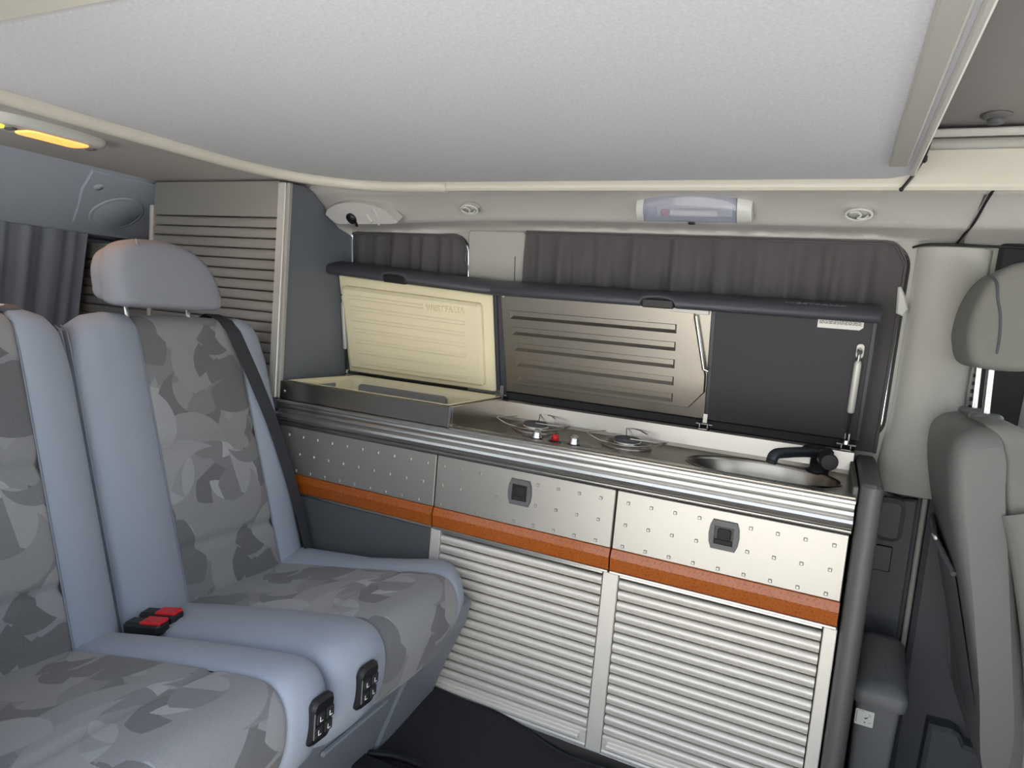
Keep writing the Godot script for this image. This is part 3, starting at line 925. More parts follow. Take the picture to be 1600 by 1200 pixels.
func worktop() -> void:
	var w := thing("steel_worktop", "stainless steel worktop with hob, sink and open hinged cover", "worktop", Vector3(0.01, 0.70, -0.16))
	var y := 0.7035
	# tray with an elliptical sink opening
	var tray := B.new()
	tray.bar(Vector3(-0.4325, y - 0.002, -0.305), Vector3(0.07, y, -0.012))
	var cx := 0.272
	var cz := -0.168
	var rx := 0.160
	var rz := 0.108
	var n := 64
	var xs0 := 0.07; var xs1 := 0.455; var zs0 := -0.305; var zs1 := -0.012
	var rim := PackedVector3Array()
	var hole := PackedVector3Array()
	for k in n:
		var a := TAU * k / n + TAU / (2 * n)
		var d := Vector2(cos(a), sin(a))
		hole.append(Vector3(cx + d.x * rx, y, cz + d.y * rz))
		var tx := ((xs1 if d.x > 0 else xs0) - cx) / d.x
		var tz := ((zs1 if d.y > 0 else zs0) - cz) / d.y
		var s := minf(tx, tz)
		rim.append(Vector3(cx + d.x * s, y, cz + d.y * s))
	for k in n:
		var j := (k + 1) % n
		tray.quad(rim[k], rim[j], hole[j], hole[k])
		# square corners
		if absf(rim[k].x - rim[j].x) > 1e-5 and absf(rim[k].z - rim[j].z) > 1e-5:
			var corner := Vector3(xs1 if rim[k].x + rim[j].x > 2 * cx else xs0, y, zs1 if rim[k].z + rim[j].z > 2 * cz else zs0)
			tray.tri(rim[k], corner, rim[j])
	part(w, "tray", tray, M.steel, "brushed steel tray")
	var rings := []
	for q in [[1.03, 0.0015], [1.015, 0.0022], [1.0, 0.0], [0.985, -0.006], [0.95, -0.03], [0.86, -0.085], [0.74, -0.115], [0.5, -0.13], [0.2, -0.134]]:
		var ring := PackedVector3Array()
		for k in n:
			var a := TAU * k / n
			ring.append(Vector3(cx + cos(a) * rx * q[0], y + q[1], cz + sin(a) * rz * q[0]))
		rings.append(ring)
	var basin := B.new().loft(rings, true, false)
	var sink := part(w, "sink", basin, M.steel, "oval steel sink bowl")
	part(sink, "drain", B.new().lathe(V2([0.036, 0.0, 0.030, 0.003, 0.012, 0.001, 0.0, 0.002]), 24, Transform3D(Basis().scaled(Vector3(1, 1, 0.8)), Vector3(cx, y - 0.135, cz))), M.chrome)
	part(w, "front_lip", zprism(B.new(), [-0.014, 0.700, 0.004, 0.711, 0.004, 0.7135, 0.001, 0.7155, -0.012, 0.714, -0.016, 0.704], -0.4325, 0.456), M.steel)
	part(w, "back_ledge", zprism(B.new(), [-0.30, 0.7015, -0.3035, 0.712, -0.309, 0.752, -0.313, 0.757, -0.334, 0.757, -0.334, 0.70], -0.4325, 0.456), M.steel, "steel upstand at the back")
	part(w, "end_upstand", B.new().bar(Vector3(0.450, 0.702, -0.335), Vector3(0.460, 0.733, -0.008), 0.002), M.end_panel)
	# lens-shaped raised control field
	var lens := B.new()
	var lr := []
	for q in [[1.0, 0.0], [0.97, 0.004], [0.90, 0.006], [0.5, 0.0068], [0.02, 0.007]]:
		var ring := PackedVector3Array()
		for k in 40:
			var a := TAU * k / 40
			ring.append(Vector3(-0.172 + cos(a) * 0.148 * q[0], y + q[1], -0.060 + sin(a) * (0.045 if sin(a) > 0 else 0.062) * q[0]))
		ring.reverse()
		lr.append(ring)
	part(w, "control_field", lens.loft(lr, true, false), M.steel)
	for q in [[-0.226, -0.062, 0], [-0.177, -0.058, 1], [-0.131, -0.062, 0]]:
		var at := Transform3D(Basis(), Vector3(q[0], y + 0.006, q[1]))
		if q[2] == 0:
			var kn := part(w, "knob", B.new().lathe(V2([0.0, 0.0, 0.012, 0.0, 0.0125, 0.004, 0.0105, 0.008, 0.0105, 0.014, 0.0085, 0.020, 0.005, 0.0235, 0.0, 0.0245]), 20, at), M.chrome, "chrome gas knob")
			part(kn, "collar", B.new().lathe(V2([0.0, 0.0, 0.015, 0.0, 0.015, 0.0025, 0.0, 0.0025]), 20, at), M.black)
		else:
			var kn := part(w, "knob", B.new().lathe(V2([0.0, 0.003, 0.0085, 0.003, 0.0085, 0.012, 0.0075, 0.018, 0.0, 0.019]), 16, at), M.red, "small red ignition knob")
			part(kn, "collar", B.new().lathe(V2([0.0, 0.0, 0.0155, 0.0, 0.0155, 0.003, 0.010, 0.0045, 0.0, 0.0045]), 20, at), M.black)
	# cover: embossed steel over the hob, dark panel over the sink
	var base := lidded(B.new().bar(Vector3(-0.460, 0.002, -0.016), Vector3(0.464, 0.298, 0.0), 0.002))
	var lid := part(w, "cover", base, M.lid_dark, "open hinged cover")
	part(lid, "dark_panel", lidded(B.new().bar(Vector3(0.124, 0.004, 0.0), Vector3(0.455, 0.294, 0.004), 0.001)), M.cover_panel, "plain slate grey panel")
	part(lid, "steel_plate", lidded(B.new().prism(V2([-0.438, 0.004, 0.116, 0.004, 0.116, 0.292, -0.448, 0.292]), 0.003, Transform3D(Basis(), Vector3.ZERO), 0.002)), M.steel_lid, "embossed steel plate")
	# raised field of the plate with a clipped corner, and five long grooves pressed into it
	var top_n := 0.0112
	var low_n := 0.0035
	var fld := B.new()
	var rim_of := V2([-0.414, 0.030, 0.076, 0.030, 0.113, 0.076, 0.113, 0.12, 0.074, 0.288, -0.432, 0.288])
	for q in rim_of.size():
		var a := rim_of[q]; var b := rim_of[(q + 1) % rim_of.size()]
		var mid := Vector2(-0.16, 0.16)
		var a2 := a + (mid - a).normalized() * 0.004; var b2 := b + (mid - b).normalized() * 0.004
		fld.quad(Vector3(a.x, a.y, 0.0028), Vector3(b.x, b.y, 0.0028), Vector3(b2.x, b2.y, top_n), Vector3(a2.x, a2.y, top_n))
	var xr := 0.036
	fld.quad(Vector3(xr, 0.033, top_n), Vector3(0.0745, 0.033, top_n), Vector3(0.1095, 0.0775, top_n), Vector3(xr, 0.0775, top_n))
	fld.quad(Vector3(xr, 0.0775, top_n), Vector3(0.1095, 0.0775, top_n), Vector3(0.1095, 0.12, top_n), Vector3(xr, 0.12, top_n))
	fld.quad(Vector3(xr, 0.12, top_n), Vector3(0.1095, 0.12, top_n), Vector3(0.0715, 0.285, top_n), Vector3(xr, 0.285, top_n))
	var below := 0.033
	for i in 6:
		var u0 := 0.0525 + i * 0.0448
		var upto := u0 - 0.0115 if i < 5 else 0.285
		var xa := -0.4105 - below * 0.066
		var xb := -0.4105 - upto * 0.066
		fld.quad(Vector3(xa, below, top_n), Vector3(xr, below, top_n), Vector3(xr, upto, top_n), Vector3(xb, upto, top_n))
		if i == 5: break
		var xl := -0.396 - i * 0.005
		fld.quad(Vector3(xb, upto, top_n), Vector3(xl, upto, top_n), Vector3(xl, u0 + 0.0115, top_n), Vector3(xb, u0 + 0.0115, top_n))
		below = u0 + 0.0115
		var g := B.new()
		var o := [Vector3(xl, u0 - 0.0115, top_n), Vector3(xr, u0 - 0.0115, top_n), Vector3(xr, u0 + 0.0115, top_n), Vector3(xl, u0 + 0.0115, top_n)]
		var f := [Vector3(xl + 0.006, u0 - 0.0045, low_n), Vector3(xr - 0.005, u0 - 0.0045, low_n), Vector3(xr - 0.005, u0 + 0.0080, low_n), Vector3(xl + 0.006, u0 + 0.0080, low_n)]
		for q in 4: g.quad(o[q], o[(q + 1) % 4], f[(q + 1) % 4], f[q])
		g.quad(f[0], f[1], f[2], f[3])
		part(lid, "pressed_groove", lidded(g), M.steel_lid, "long pressed groove")
	part(lid, "steel_field", lidded(fld), M.steel_lid)
	part(lid, "stay", lidded(B.new().tube(V3([[0.080, 0.268, 0.012], [0.108, 0.138, 0.012]]), 0.0055, 8).tube(V3([[0.104, 0.138, 0.012], [0.118, 0.134, 0.012]]), 0.004, 8)), M.chrome)
	part(lid, "retainer", lidded(B.new().prism(V2([0.0, 0.283, 0.014, 0.275, 0.110, 0.272, 0.110, 0.290, 0.0, 0.290]), 0.004, Transform3D(Basis(), Vector3(0, 0, 0.010)), 0.001)), M.rail, "bright flat retaining strip")
	part(lid, "screw", lidded(B.new().lathe(V2([0, 0, 0.004, 0, 0.003, 0.002, 0, 0.003]), 10, Transform3D(Basis(Vector3.RIGHT, Vector3(0, 0, 1), Vector3(0, -1, 0)), Vector3(-0.436, 0.280, 0.008)))), M.white)
	part(lid, "lip", lidded(lip_shape(-0.462, 0.466, -0.045, 0.042)), M.lid_dark, "dark grey grip edge")
	part(lid, "latch", lidded(B.new().bar(Vector3(-0.040, 0.2905, 0.030), Vector3(0.037, 0.3125, 0.0605), 0.003)), M.black)
	var tx := part(lid, "lettering", lettering("WESTFALIA", 0.014, 0.0008), mat(rgb(120, 122, 130), 0.4), "small dark grey lettering on the grip edge")
	var f := lid_frame(0.338, 0.3185, 0.028)
	tx.transform = Transform3D(Basis(f.basis.x * 1.25, -f.basis.z, f.basis.y), f.origin)
	var stick := part(lid, "sticker", lidded(B.new().prism(V2([0.346, 0.262, 0.430, 0.262, 0.437, 0.268, 0.437, 0.283, 0.346, 0.283]), 0.0012, Transform3D(Basis(), Vector3(0, 0, 0.004)))), M.white, "white instruction sticker")
	var lines := B.new()
	for i in 5:
		var x := 0.349
		while x < 0.430:
			var len := rng.randf_range(0.003, 0.010)
			lines.bar(Vector3(x, 0.2805 - i * 0.0021, 0.005), Vector3(minf(x + len, 0.434), 0.2815 - i * 0.0021, 0.0055))
			x += len + 0.0015
	var ink := part(stick, "print", lidded(lines), M.ink)
	ink.set_meta("kind", "stuff")
	part(w, "hinge_seal", B.new().bar(Vector3(-0.444, 0.7575, -0.334), Vector3(0.456, 0.778, -0.3225), 0.002), M.black_soft)
	for x in [-0.452, 0.118, 0.437]: part(w, "hinge", hinge_shape(x), M.hinge, "small bright steel hinge")
	strut(w, Vector3(0.436, 0.775, -0.300), Vector3(0.4365, 0.985, -0.248))
	part(lid, "strut_tab", lidded(B.new().prism(round_rect(0.430, 0.200, 0.445, 0.232, 0.007, 5), 0.003, Transform3D(Basis(), Vector3(0, 0, 0.004)))), M.rail)

	# gas burners
	var i := 0
	for q in [Vector3(-0.292, y, -0.205), Vector3(-0.042, y, -0.195)]:
		i += 1
		var g := thing("gas_burner", ["gas burner next to the cool box with a bent wire trivet", "gas burner next to the oval sink with a bent wire trivet"][i - 1], "burner", q, "burners on the steel worktop", true)
		part(g, "base_ring", B.new().lathe(V2([0.062, 0.0005, 0.062, 0.004, 0.054, 0.0055, 0.044, 0.003, 0.0, 0.003]), 32), M.steel)
		part(g, "burner_body", B.new().lathe(V2([0.034, 0.003, 0.036, 0.009, 0.034, 0.013, 0.030, 0.014]), 28), M.chrome)
		part(g, "burner_cap", B.new().lathe(V2([0.031, 0.014, 0.033, 0.016, 0.032, 0.0195, 0.027, 0.0215, 0.018, 0.0205, 0.0, 0.020]), 28), M.trim_dark)
		var ring := PackedVector3Array()
		for k in 32: ring.append(Vector3(cos(TAU * k / 32) * 0.058, 0.010, sin(TAU * k / 32) * 0.058))
		var tv := part(g, "trivet", B.new().tube(ring, 0.0016, 6, true), M.chrome, "bent wire trivet")
		for k in 3:
			var a := TAU * k / 3 + 0.35
			var d := Vector3(cos(a), 0, sin(a))
			var e := Vector3(-sin(a), 0, cos(a))
			var arm := PackedVector3Array([d * 0.056 - e * 0.012 + Vector3(0, 0.010, 0), d * 0.078 - e * 0.010 + Vector3(0, 0.014, 0), d * 0.104 - e * 0.014 + Vector3(0, 0.027, 0), d * 0.106 + e * 0.0 + Vector3(0, 0.028, 0), d * 0.096 + e * 0.020 + Vector3(0, 0.028, 0), d * 0.04 + e * 0.045 + Vector3(0, 0.028, 0)])
			part(tv, "arm", B.new().tube(arm, 0.0016, 6), M.chrome)

	# tap
	var tp := thing("tap", "black fold-down tap at the end of the oval sink", "tap", Vector3(0.385, y, -0.262))
	part(tp, "base", B.new().lathe(V2([0.0, 0.0, 0.024, 0.0, 0.024, 0.006, 0.018, 0.010, 0.017, 0.040, 0.0, 0.042]), 24, Transform3D(Basis(), Vector3(0.385, y, -0.262))), M.black)
	part(tp, "body", B.new().box(Vector3(0.380, y + 0.048, -0.245), Vector3(0.062, 0.026, 0.044), 0.008, Basis(Vector3.UP, -0.5)), M.black)
	part(tp, "spout", B.new().tube(curve(V3([[0.378, 0.752, -0.232], [0.35, 0.7555, -0.185], [0.318, 0.757, -0.128], [0.304, 0.756, -0.104], [0.299, 0.751, -0.096], [0.297, 0.742, -0.092]]), 4), 0.0115, 14), mat(rgb(40, 44, 50), 0.3), "rounded black spout")
	part(tp, "aerator", B.new().tube(V3([[0.297, 0.743, -0.092], [0.296, 0.736, -0.091]]), 0.0105, 14), M.black_soft)
	part(tp, "collar", B.new().tube(V3([[0.392, 0.750, -0.225], [0.396, 0.750, -0.195]]), 0.0125, 16), mat(rgb(110, 112, 112), 0.35))
	part(tp, "lever", B.new().tube(V3([[0.396, 0.750, -0.197], [0.397, 0.750, -0.193], [0.405, 0.750, -0.140], [0.406, 0.750, -0.136]]), [0.014, 0.017, 0.0185, 0.016], 18), M.black)

func tall_cabinet() -> void:
	var t := thing("tall_cabinet", "tall grey cabinet with a slatted shutter beside the cool box", "cabinet", Vector3(-1.27, 0, -0.17))
	var side := zprism(B.new(), [0.0, 0.0, 0.0, 1.300, -0.075, 1.303, -0.105, 1.297, -0.15, 1.266, -0.195, 1.228, -0.225, 1.212, -0.290, 1.196, -0.303, 1.14, -0.355, 0.80, -0.365, 0.745, -0.365, 0.0], -1.018, -1.001)
	part(t, "side_panel", side, M.panel_dark, "plain slate grey side panel")
	part(t, "body", B.new().bar(Vector3(-1.54, 0, -0.28), Vector3(-1.018, 1.18, -0.03)), M.inside)
	part(t, "corner_strip", B.new().bar(Vector3(-1.024, 0.712, -0.012), Vector3(-0.9965, 1.300, 0.004), 0.002), M.rail, "bright metal corner strip")
	part(t, "corner_fillet", B.new().bar(Vector3(-0.9965, 0.712, -0.014), Vector3(-0.986, 1.300, 0.0), 0.002), M.trim_grey, "grey plastic corner strip")
	part(t, "top_board", B.new().bar(Vector3(-1.532, 1.208, -0.03), Vector3(-1.025, 1.305, -0.003), 0.001), M.alu_panel)
	part(t, "back_strip", B.new().bar(Vector3(-1.546, 0.40, -0.03), Vector3(-1.533, 1.236, 0.002), 0.0015), M.rail, "thin bright edge strip")
	var slat := zprism(B.new(), [-0.024, 0.0, -0.008, 0.0003, -0.0052, 0.0018, -0.0046, 0.005, -0.0045, 0.020, -0.0052, 0.0245, -0.008, 0.0266, -0.024, 0.0268], -1.532, -1.0255).mesh()
	for i in 27: part(t, "slat", slat, M.alu_panel, "", Vector3(0, 1.1785 - i * 0.0288, 0))
	var s := thing("rear_cabinet", "low slatted cabinet with a thin bright edge below the speaker", "cabinet", Vector3(-1.73, 0, -0.17))
	part(s, "body", B.new().bar(Vector3(-1.895, 0, -0.30), Vector3(-1.556, 1.085, -0.03)), M.inside)
	part(s, "top_board", B.new().bar(Vector3(-1.895, 1.060, -0.30), Vector3(-1.552, 1.113, -0.003), 0.002), M.alu_panel)
	part(s, "edge_strip", B.new().bar(Vector3(-1.909, 0.40, -0.03), Vector3(-1.896, 1.115, 0.002), 0.0015), M.rail, "thin bright edge strip")
	var slat2 := zprism(B.new(), [-0.024, 0.0, -0.008, 0.0003, -0.0052, 0.0018, -0.0046, 0.005, -0.0045, 0.020, -0.0052, 0.0245, -0.008, 0.0266, -0.024, 0.0268], -1.894, -1.553).mesh()
	for i in 22: part(s, "slat", slat2, M.alu_panel, "", Vector3(0, 1.031 - i * 0.0288, 0))

# upholstered pad: a cross-section of (z, height) carried along a path of (x, y); dips are stitched channels at arc lengths
func pad(path: PackedVector2Array, cross: Array, dips: Array, tile: float, bend: Callable) -> B:
	var b := B.new()
	var n := path.size()
	var arc := PackedFloat32Array([0.0])
	for i in range(1, n): arc.append(arc[i - 1] + path[i].distance_to(path[i - 1]))
	var grid := []
	for i in n:
		var t := (path[mini(i + 1, n - 1)] - path[maxi(i - 1, 0)]).normalized()
		var nn := Vector2(t.y, -t.x)
		var dip := 0.0
		for d in dips: dip += d[1] * exp(-pow((arc[i] - d[0]) / 0.010, 2.0))
		var row := PackedVector3Array()
		for j in cross.size():
			var h: float = cross[j][1]
			var p := path[i] + nn * (h - dip)
			row.append(bend.call(Vector3(p.x, p.y, cross[j][0]), arc[i]))
		grid.append(row)
	for i in n - 1:
		for j in cross.size() - 1:
			var ua := Vector2(cross[j][0], arc[i]) / tile
			var ub := Vector2(cross[j + 1][0], arc[i]) / tile
			var uc := Vector2(cross[j + 1][0], arc[i + 1]) / tile
			var ud := Vector2(cross[j][0], arc[i + 1]) / tile
			b.tri(grid[i][j], grid[i + 1][j + 1], grid[i][j + 1], 0, ua, uc, ub)
			b.tri(grid[i][j], grid[i + 1][j], grid[i + 1][j + 1], 0, ua, ud, uc)
	return b

func dense(path: PackedVector2Array, step := 0.008) -> PackedVector2Array:
	var out := PackedVector2Array()
	for i in path.size() - 1:
		var m := maxi(1, int(path[i].distance_to(path[i + 1]) / step))
		for k in m: out.append(path[i].lerp(path[i + 1], float(k) / m))
	out.append(path[path.size() - 1])
	return out

func cross_of(z: Array, crown: float) -> Array:
	# three bands: side, middle, side, between the four z values, with stitched seams at the joints
	var a: float = z[0]; var b: float = z[1]; var c: float = z[2]; var d: float = z[3]
	var first := [[a + 0.001, -0.049], [a, -0.030], [a + 0.003, -0.014], [a + 0.010, -0.004], [lerpf(a, b, 0.3), crown * 0.7], [lerpf(a, b, 0.6), crown], [b - 0.010, crown * 0.5], [b - 0.003, -0.001], [b, -0.006]]
	var mid := [[b, -0.006], [b + 0.004, -0.001], [b + 0.012, 0.001]]
	for k in range(1, 12): mid.append([lerpf(b + 0.012, c - 0.012, k / 12.0), 0.001 + 0.005 * sin(PI * k / 12.0)])
	mid.append_array([[c - 0.012, 0.001], [c - 0.004, -0.001], [c, -0.006]])
	var last := [[c, -0.006], [c + 0.003, -0.001], [c + 0.010, crown * 0.5], [lerpf(c, d, 0.4), crown], [lerpf(c, d, 0.7), crown * 0.7], [d - 0.010, -0.004], [d - 0.003, -0.014], [d, -0.030], [d - 0.001, -0.049]]
	return [first, mid, last]

func back_path() -> PackedVector2Array:
	var t := Vector2(-0.32, 0.947).normalized()
	var n := Vector2(t.y, -t.x)
	var p0 := Vector2(-0.806, 0.262)
	var p1 := Vector2(-0.82, 0.308) + t * 0.610
	var pts := PackedVector2Array([p0, p1])
	var c := p1 - n * 0.05
	for k in range(1, 15):
		var a := deg_to_rad(170.0 * k / 14)
		pts.append(c + (n * cos(a) + t * sin(a)) * 0.05)
	pts.append(pts[pts.size() - 1] - t * 0.42)
	return dense(pts)

func seat_path() -> PackedVector2Array:
	var pts := curve2(V2([-0.345, 0.215, -0.315, 0.25, -0.296, 0.30, -0.293, 0.345, -0.304, 0.380, -0.335, 0.402, -0.40, 0.397, -0.55, 0.368, -0.70, 0.336, -0.82, 0.308, -0.90, 0.292]), 6)
	return dense(pts)

func bench() -> void:
	var bp := back_path()
	var sp := seat_path()
	var round_top := func(p: Vector3, s: float, za: float, zb: float) -> Vector3:
		# shoulders: the pad narrows towards its top edge
		var k := smoothstep(0.56, 0.72, s)
		var mid := (za + zb) * 0.5
		var half := (zb - za) * 0.5
		var e := (p.z - mid) / half
		return Vector3(p.x, p.y - 0.020 * k * pow(absf(e), 6.0), p.z - 0.010 * k * signf(e) * pow(absf(e), 3.0))
	var seats := [[[0.036, 0.128, 0.402, 0.545], "bench seat beside the kitchen with patterned cloth and one headrest"], [[0.553, 0.652, 0.950, 1.060], "bench seat beyond the buckles with patterned cloth and no headrest"]]
	var k := 0
	for s in seats:
		var z: Array = s[0]
		var t := thing("bench_seat", s[1], "seat", Vector3(-0.6, 0, (z[0] + z[3]) * 0.5), "rear bench seats")
		var bend_b := func(p: Vector3, a: float) -> Vector3: return round_top.call(p, a, z[0], z[3])
		var first: bool = k == 0
		var bend_s := func(p: Vector3, a: float) -> Vector3:
			if not first: return p
			# the outer front corner is rounded and its lower edge is drawn up
			var c := 1.0 - smoothstep(0.02, 0.20, p.z)
			var w := smoothstep(-0.52, -0.30, p.x)
			var q := p
			q.x -= 0.050 * c * c * w
			if p.y < 0.36: q.y += (0.36 - p.y) * 0.55 * c
			return q
		var cb := cross_of(z, 0.010)
		var cs := cross_of(z, 0.008)
		var bd := [[0.165, 0.010], [0.40, 0.010]]
		var sd := [[0.345, 0.006]]
		var back := part(t, "backrest", pad(bp, cb[1], bd, 0.50, bend_b), M.pattern, "grey patterned backrest cloth")
		part(back, "side_band", pad(bp, cb[0], [], 0.5, bend_b), M.plain, "plain blue-grey cloth")
		part(back, "side_band", pad(bp, cb[2], [], 0.5, bend_b), M.plain, "plain blue-grey cloth")
		for zz in [z[1], z[2], z[3] - 0.002 if first else z[0] + 0.002]:
			var line := PackedVector3Array()
			for i in range(0, bp.size() - 40, 4):
				var tt := (bp[mini(i + 1, bp.size() - 1)] - bp[maxi(i - 1, 0)]).normalized()
				var off := -0.003 if zz == z[1] or zz == z[2] else -0.024
				line.append(bend_b.call(Vector3(bp[i].x + tt.y * off, bp[i].y - tt.x * off, zz), 0.0))
			part(back, "piping", B.new().tube(line, 0.0022, 5), M.piping)
		var cushion := part(t, "cushion", pad(sp, cs[1], sd, 0.50, bend_s), M.pattern, "grey patterned seat cloth")
		part(cushion, "side_band", pad(sp, cs[0], [], 0.5, bend_s), M.plain, "plain blue-grey cloth")
		part(cushion, "side_band", pad(sp, cs[2], [], 0.5, bend_s), M.plain, "plain blue-grey cloth")
		# backrest shell behind
		var tdir := Vector3(-0.32, 0.947, 0).normalized()
		var nd := Vector3(tdir.y, -tdir.x, 0)
		part(t, "back_shell", B.new().box(Vector3(-0.82, 0.308, (z[0] + z[3]) * 0.5) + tdir * 0.31 - nd * 0.055, Vector3(0.07, 0.60, z[3] - z[0] - 0.02), 0.02, Basis(nd, tdir, Vector3(0, 0, 1))), M.bench_plastic)
		# switch panel on the cushion front
		var pz := 0.472 if first else 0.590
		var px := -0.2905
		var sw := B.new().prism(round_rect(-0.026, -0.042, 0.026, 0.040, 0.014, 5), 0.012, Transform3D(Basis(Vector3(0, 0, -1), Vector3(0.10, 0.995, 0), Vector3(0.995, -0.10, 0)), Vector3(px, 0.328, pz)), 0.005)
		var panel := part(t, "switch_panel", sw, M.black, "black switch panel with four buttons")
		for by in [-0.018, 0.006]:
			for bz in [-0.012, 0.010]:
				var bt := part(panel, "button", B.new().box(Vector3(px + 0.0125 + by * 0.1, 0.328 + by, pz + bz - 0.003), Vector3(0.004, 0.019, 0.018), 0.0015), M.black_soft)
				var ic := Vector3(px + 0.0148 + by * 0.1, 0.328 + by, pz + bz - 0.003)
				part(bt, "seat_symbol", B.new().box(ic + Vector3(0, 0, 0.003), Vector3(0.0008, 0.008, 0.0012)).box(ic + Vector3(0, -0.004, 0.0), Vector3(0.0008, 0.0012, 0.006)), M.white)
		part(panel, "slide", B.new().box(Vector3(px + 0.0128, 0.325, pz + 0.0205), Vector3(0.003, 0.045, 0.003), 0.001), M.handle_grey)
		if first:
			# seat box: front panel and outer panel with a ridge between
			part(t, "base", xprism(B.new(), [-0.432, 0.0, -0.345, 0.235, -0.35, 0.262, -0.84, 0.25, -0.84, 0.0], 0.236, 0.548, 0.004), M.bench_plastic)
			part(t, "outer_panel", xprism(B.new(), [-0.424, 0.0, -0.372, 0.15, -0.326, 0.262, -0.316, 0.318, -0.40, 0.335, -0.84, 0.27, -0.84, 0.0], 0.030, 0.234, 0.006), M.bench_plastic)
			part(t, "grip_ledge", B.new().prism(round_rect(-0.10, -0.006, 0.10, 0.006, 0.005, 3), 0.008, Transform3D(Basis(Vector3(0.0, 0.03, -1).normalized(), Vector3(0.347, 0.938, 0), Vector3(0.938, -0.347, 0)), Vector3(-0.366, 0.175, 0.385)), 0.003), M.bench_plastic)
		else:
			part(t, "base", xprism(B.new(), [-0.432, 0.0, -0.345, 0.235, -0.35, 0.262, -0.84, 0.25, -0.84, 0.0], 0.552, 1.06, 0.004), M.bench_plastic)
		k += 1
		if first:
			headrest(t)

	# seat belt over the outer shoulder
	var sb := thing("seat_belt", "dark grey seat belt strap running down the bench backrest", "seat belt", Vector3(-0.95, 0.3, 0.07))
	var tdir := Vector2(-0.32, 0.947).normalized()
	var nn := Vector2(tdir.y, -tdir.x)
	var strap := B.new()
	var mids := []
	for q in [[-0.02, 0.050, 0.022], [0.05, 0.046, 0.021], [0.20, 0.052, 0.014], [0.36, 0.078, 0.016], [0.48, 0.108, 0.016], [0.58, 0.138, 0.016], [0.615, 0.147, 0.014]]:
		mids.append(Vector3(q[0], q[1], q[2]))
	var left := PackedVector3Array()
	var right := PackedVector3Array()
	var dl := curve(PackedVector3Array(mids), 6)
	for i in dl.size():
		var q := dl[i]
		var w := lerpf(0.016, 0.025, clampf(q.x / 0.5, 0, 1))
		var p := Vector2(-0.82, 0.308) + tdir * q.x + nn * q.z
		var p2 := Vector2(-0.82, 0.308) + tdir * q.x + nn * (q.z - 0.006)
		left.append(Vector3(p.x, p.y, q.y + w))
		right.append(Vector3(p2.x, p2.y, q.y - w))
	for q in [[0.05, -0.012], [0.078, -0.055], [0.07, -0.12]]:
		var c: Vector2 = Vector2(-0.82, 0.308) + tdir * (0.60 + q[0]) + nn * q[1]
		left.append(Vector3(c.x, c.y, 0.147 + 0.022))
		right.append(Vector3(c.x, c.y, 0.147 - 0.022))
	var off := Vector3(nn.x, nn.y, 0) * -0.002
	for i in left.size() - 1:
		strap.quad(left[i], right[i], right[i + 1], left[i + 1], 0)
		strap.quad(left[i] + off, left[i + 1] + off, right[i + 1] + off, right[i] + off, 0)
		strap.quad(left[i], left[i + 1], left[i + 1] + off, left[i] + off, -1)
		strap.quad(right[i], right[i] + off, right[i + 1] + off, right[i + 1], -1)
	part(sb, "strap", strap, M.belt)
	part(sb, "anchor", B.new().box(Vector3(-0.792, 0.305, 0.045), Vector3(0.02, 0.05, 0.03), 0.006), M.black)

	# belt buckles
	var bz := 0
	for q in [[Vector3(-0.762, 0.338, 0.508), "red button seat belt buckle nearer the kitchen between the bench seats", 0.25], [Vector3(-0.752, 0.336, 0.548), "red button seat belt buckle farther from the kitchen between the bench seats", 0.25]]:
		var u := thing("belt_buckle", q[1], "buckle", q[0], "buckles between the bench seats", true)
		u.rotation = Vector3(0.0, q[2], 0.12)
		part(u, "housing", B.new().box(Vector3(-0.010, -0.006, 0), Vector3(0.085, 0.026, 0.036), 0.007), M.black)
		part(u, "button", B.new().box(Vector3(0.009, 0.006, 0), Vector3(0.046, 0.008, 0.030), 0.003), M.red, "red release button")
		part(u, "tongue_slot", B.new().box(Vector3(0.0322, 0.0, 0), Vector3(0.002, 0.005, 0.024), 0.0008), M.ink)

	# zipped cover on the further backrest
	var zc := thing("zipped_cover", "dark folded cover with a white zip on the bench back", "cover", Vector3(-1.07, 0.93, 0.72))
	part(zc, "fabric", B.new().box(Vector3(-1.105, 0.918, 0.735), Vector3(0.09, 0.022, 0.24), 0.008, Basis(Vector3(0, 0, 1), 0.15)), M.trim_dark)
	part(zc, "zip", B.new().tube(curve(V3([[-1.062, 0.930, 0.700], [-1.07, 0.932, 0.650], [-1.085, 0.928, 0.618], [-1.105, 0.922, 0.598]]), 4), 0.0032, 6), M.white)

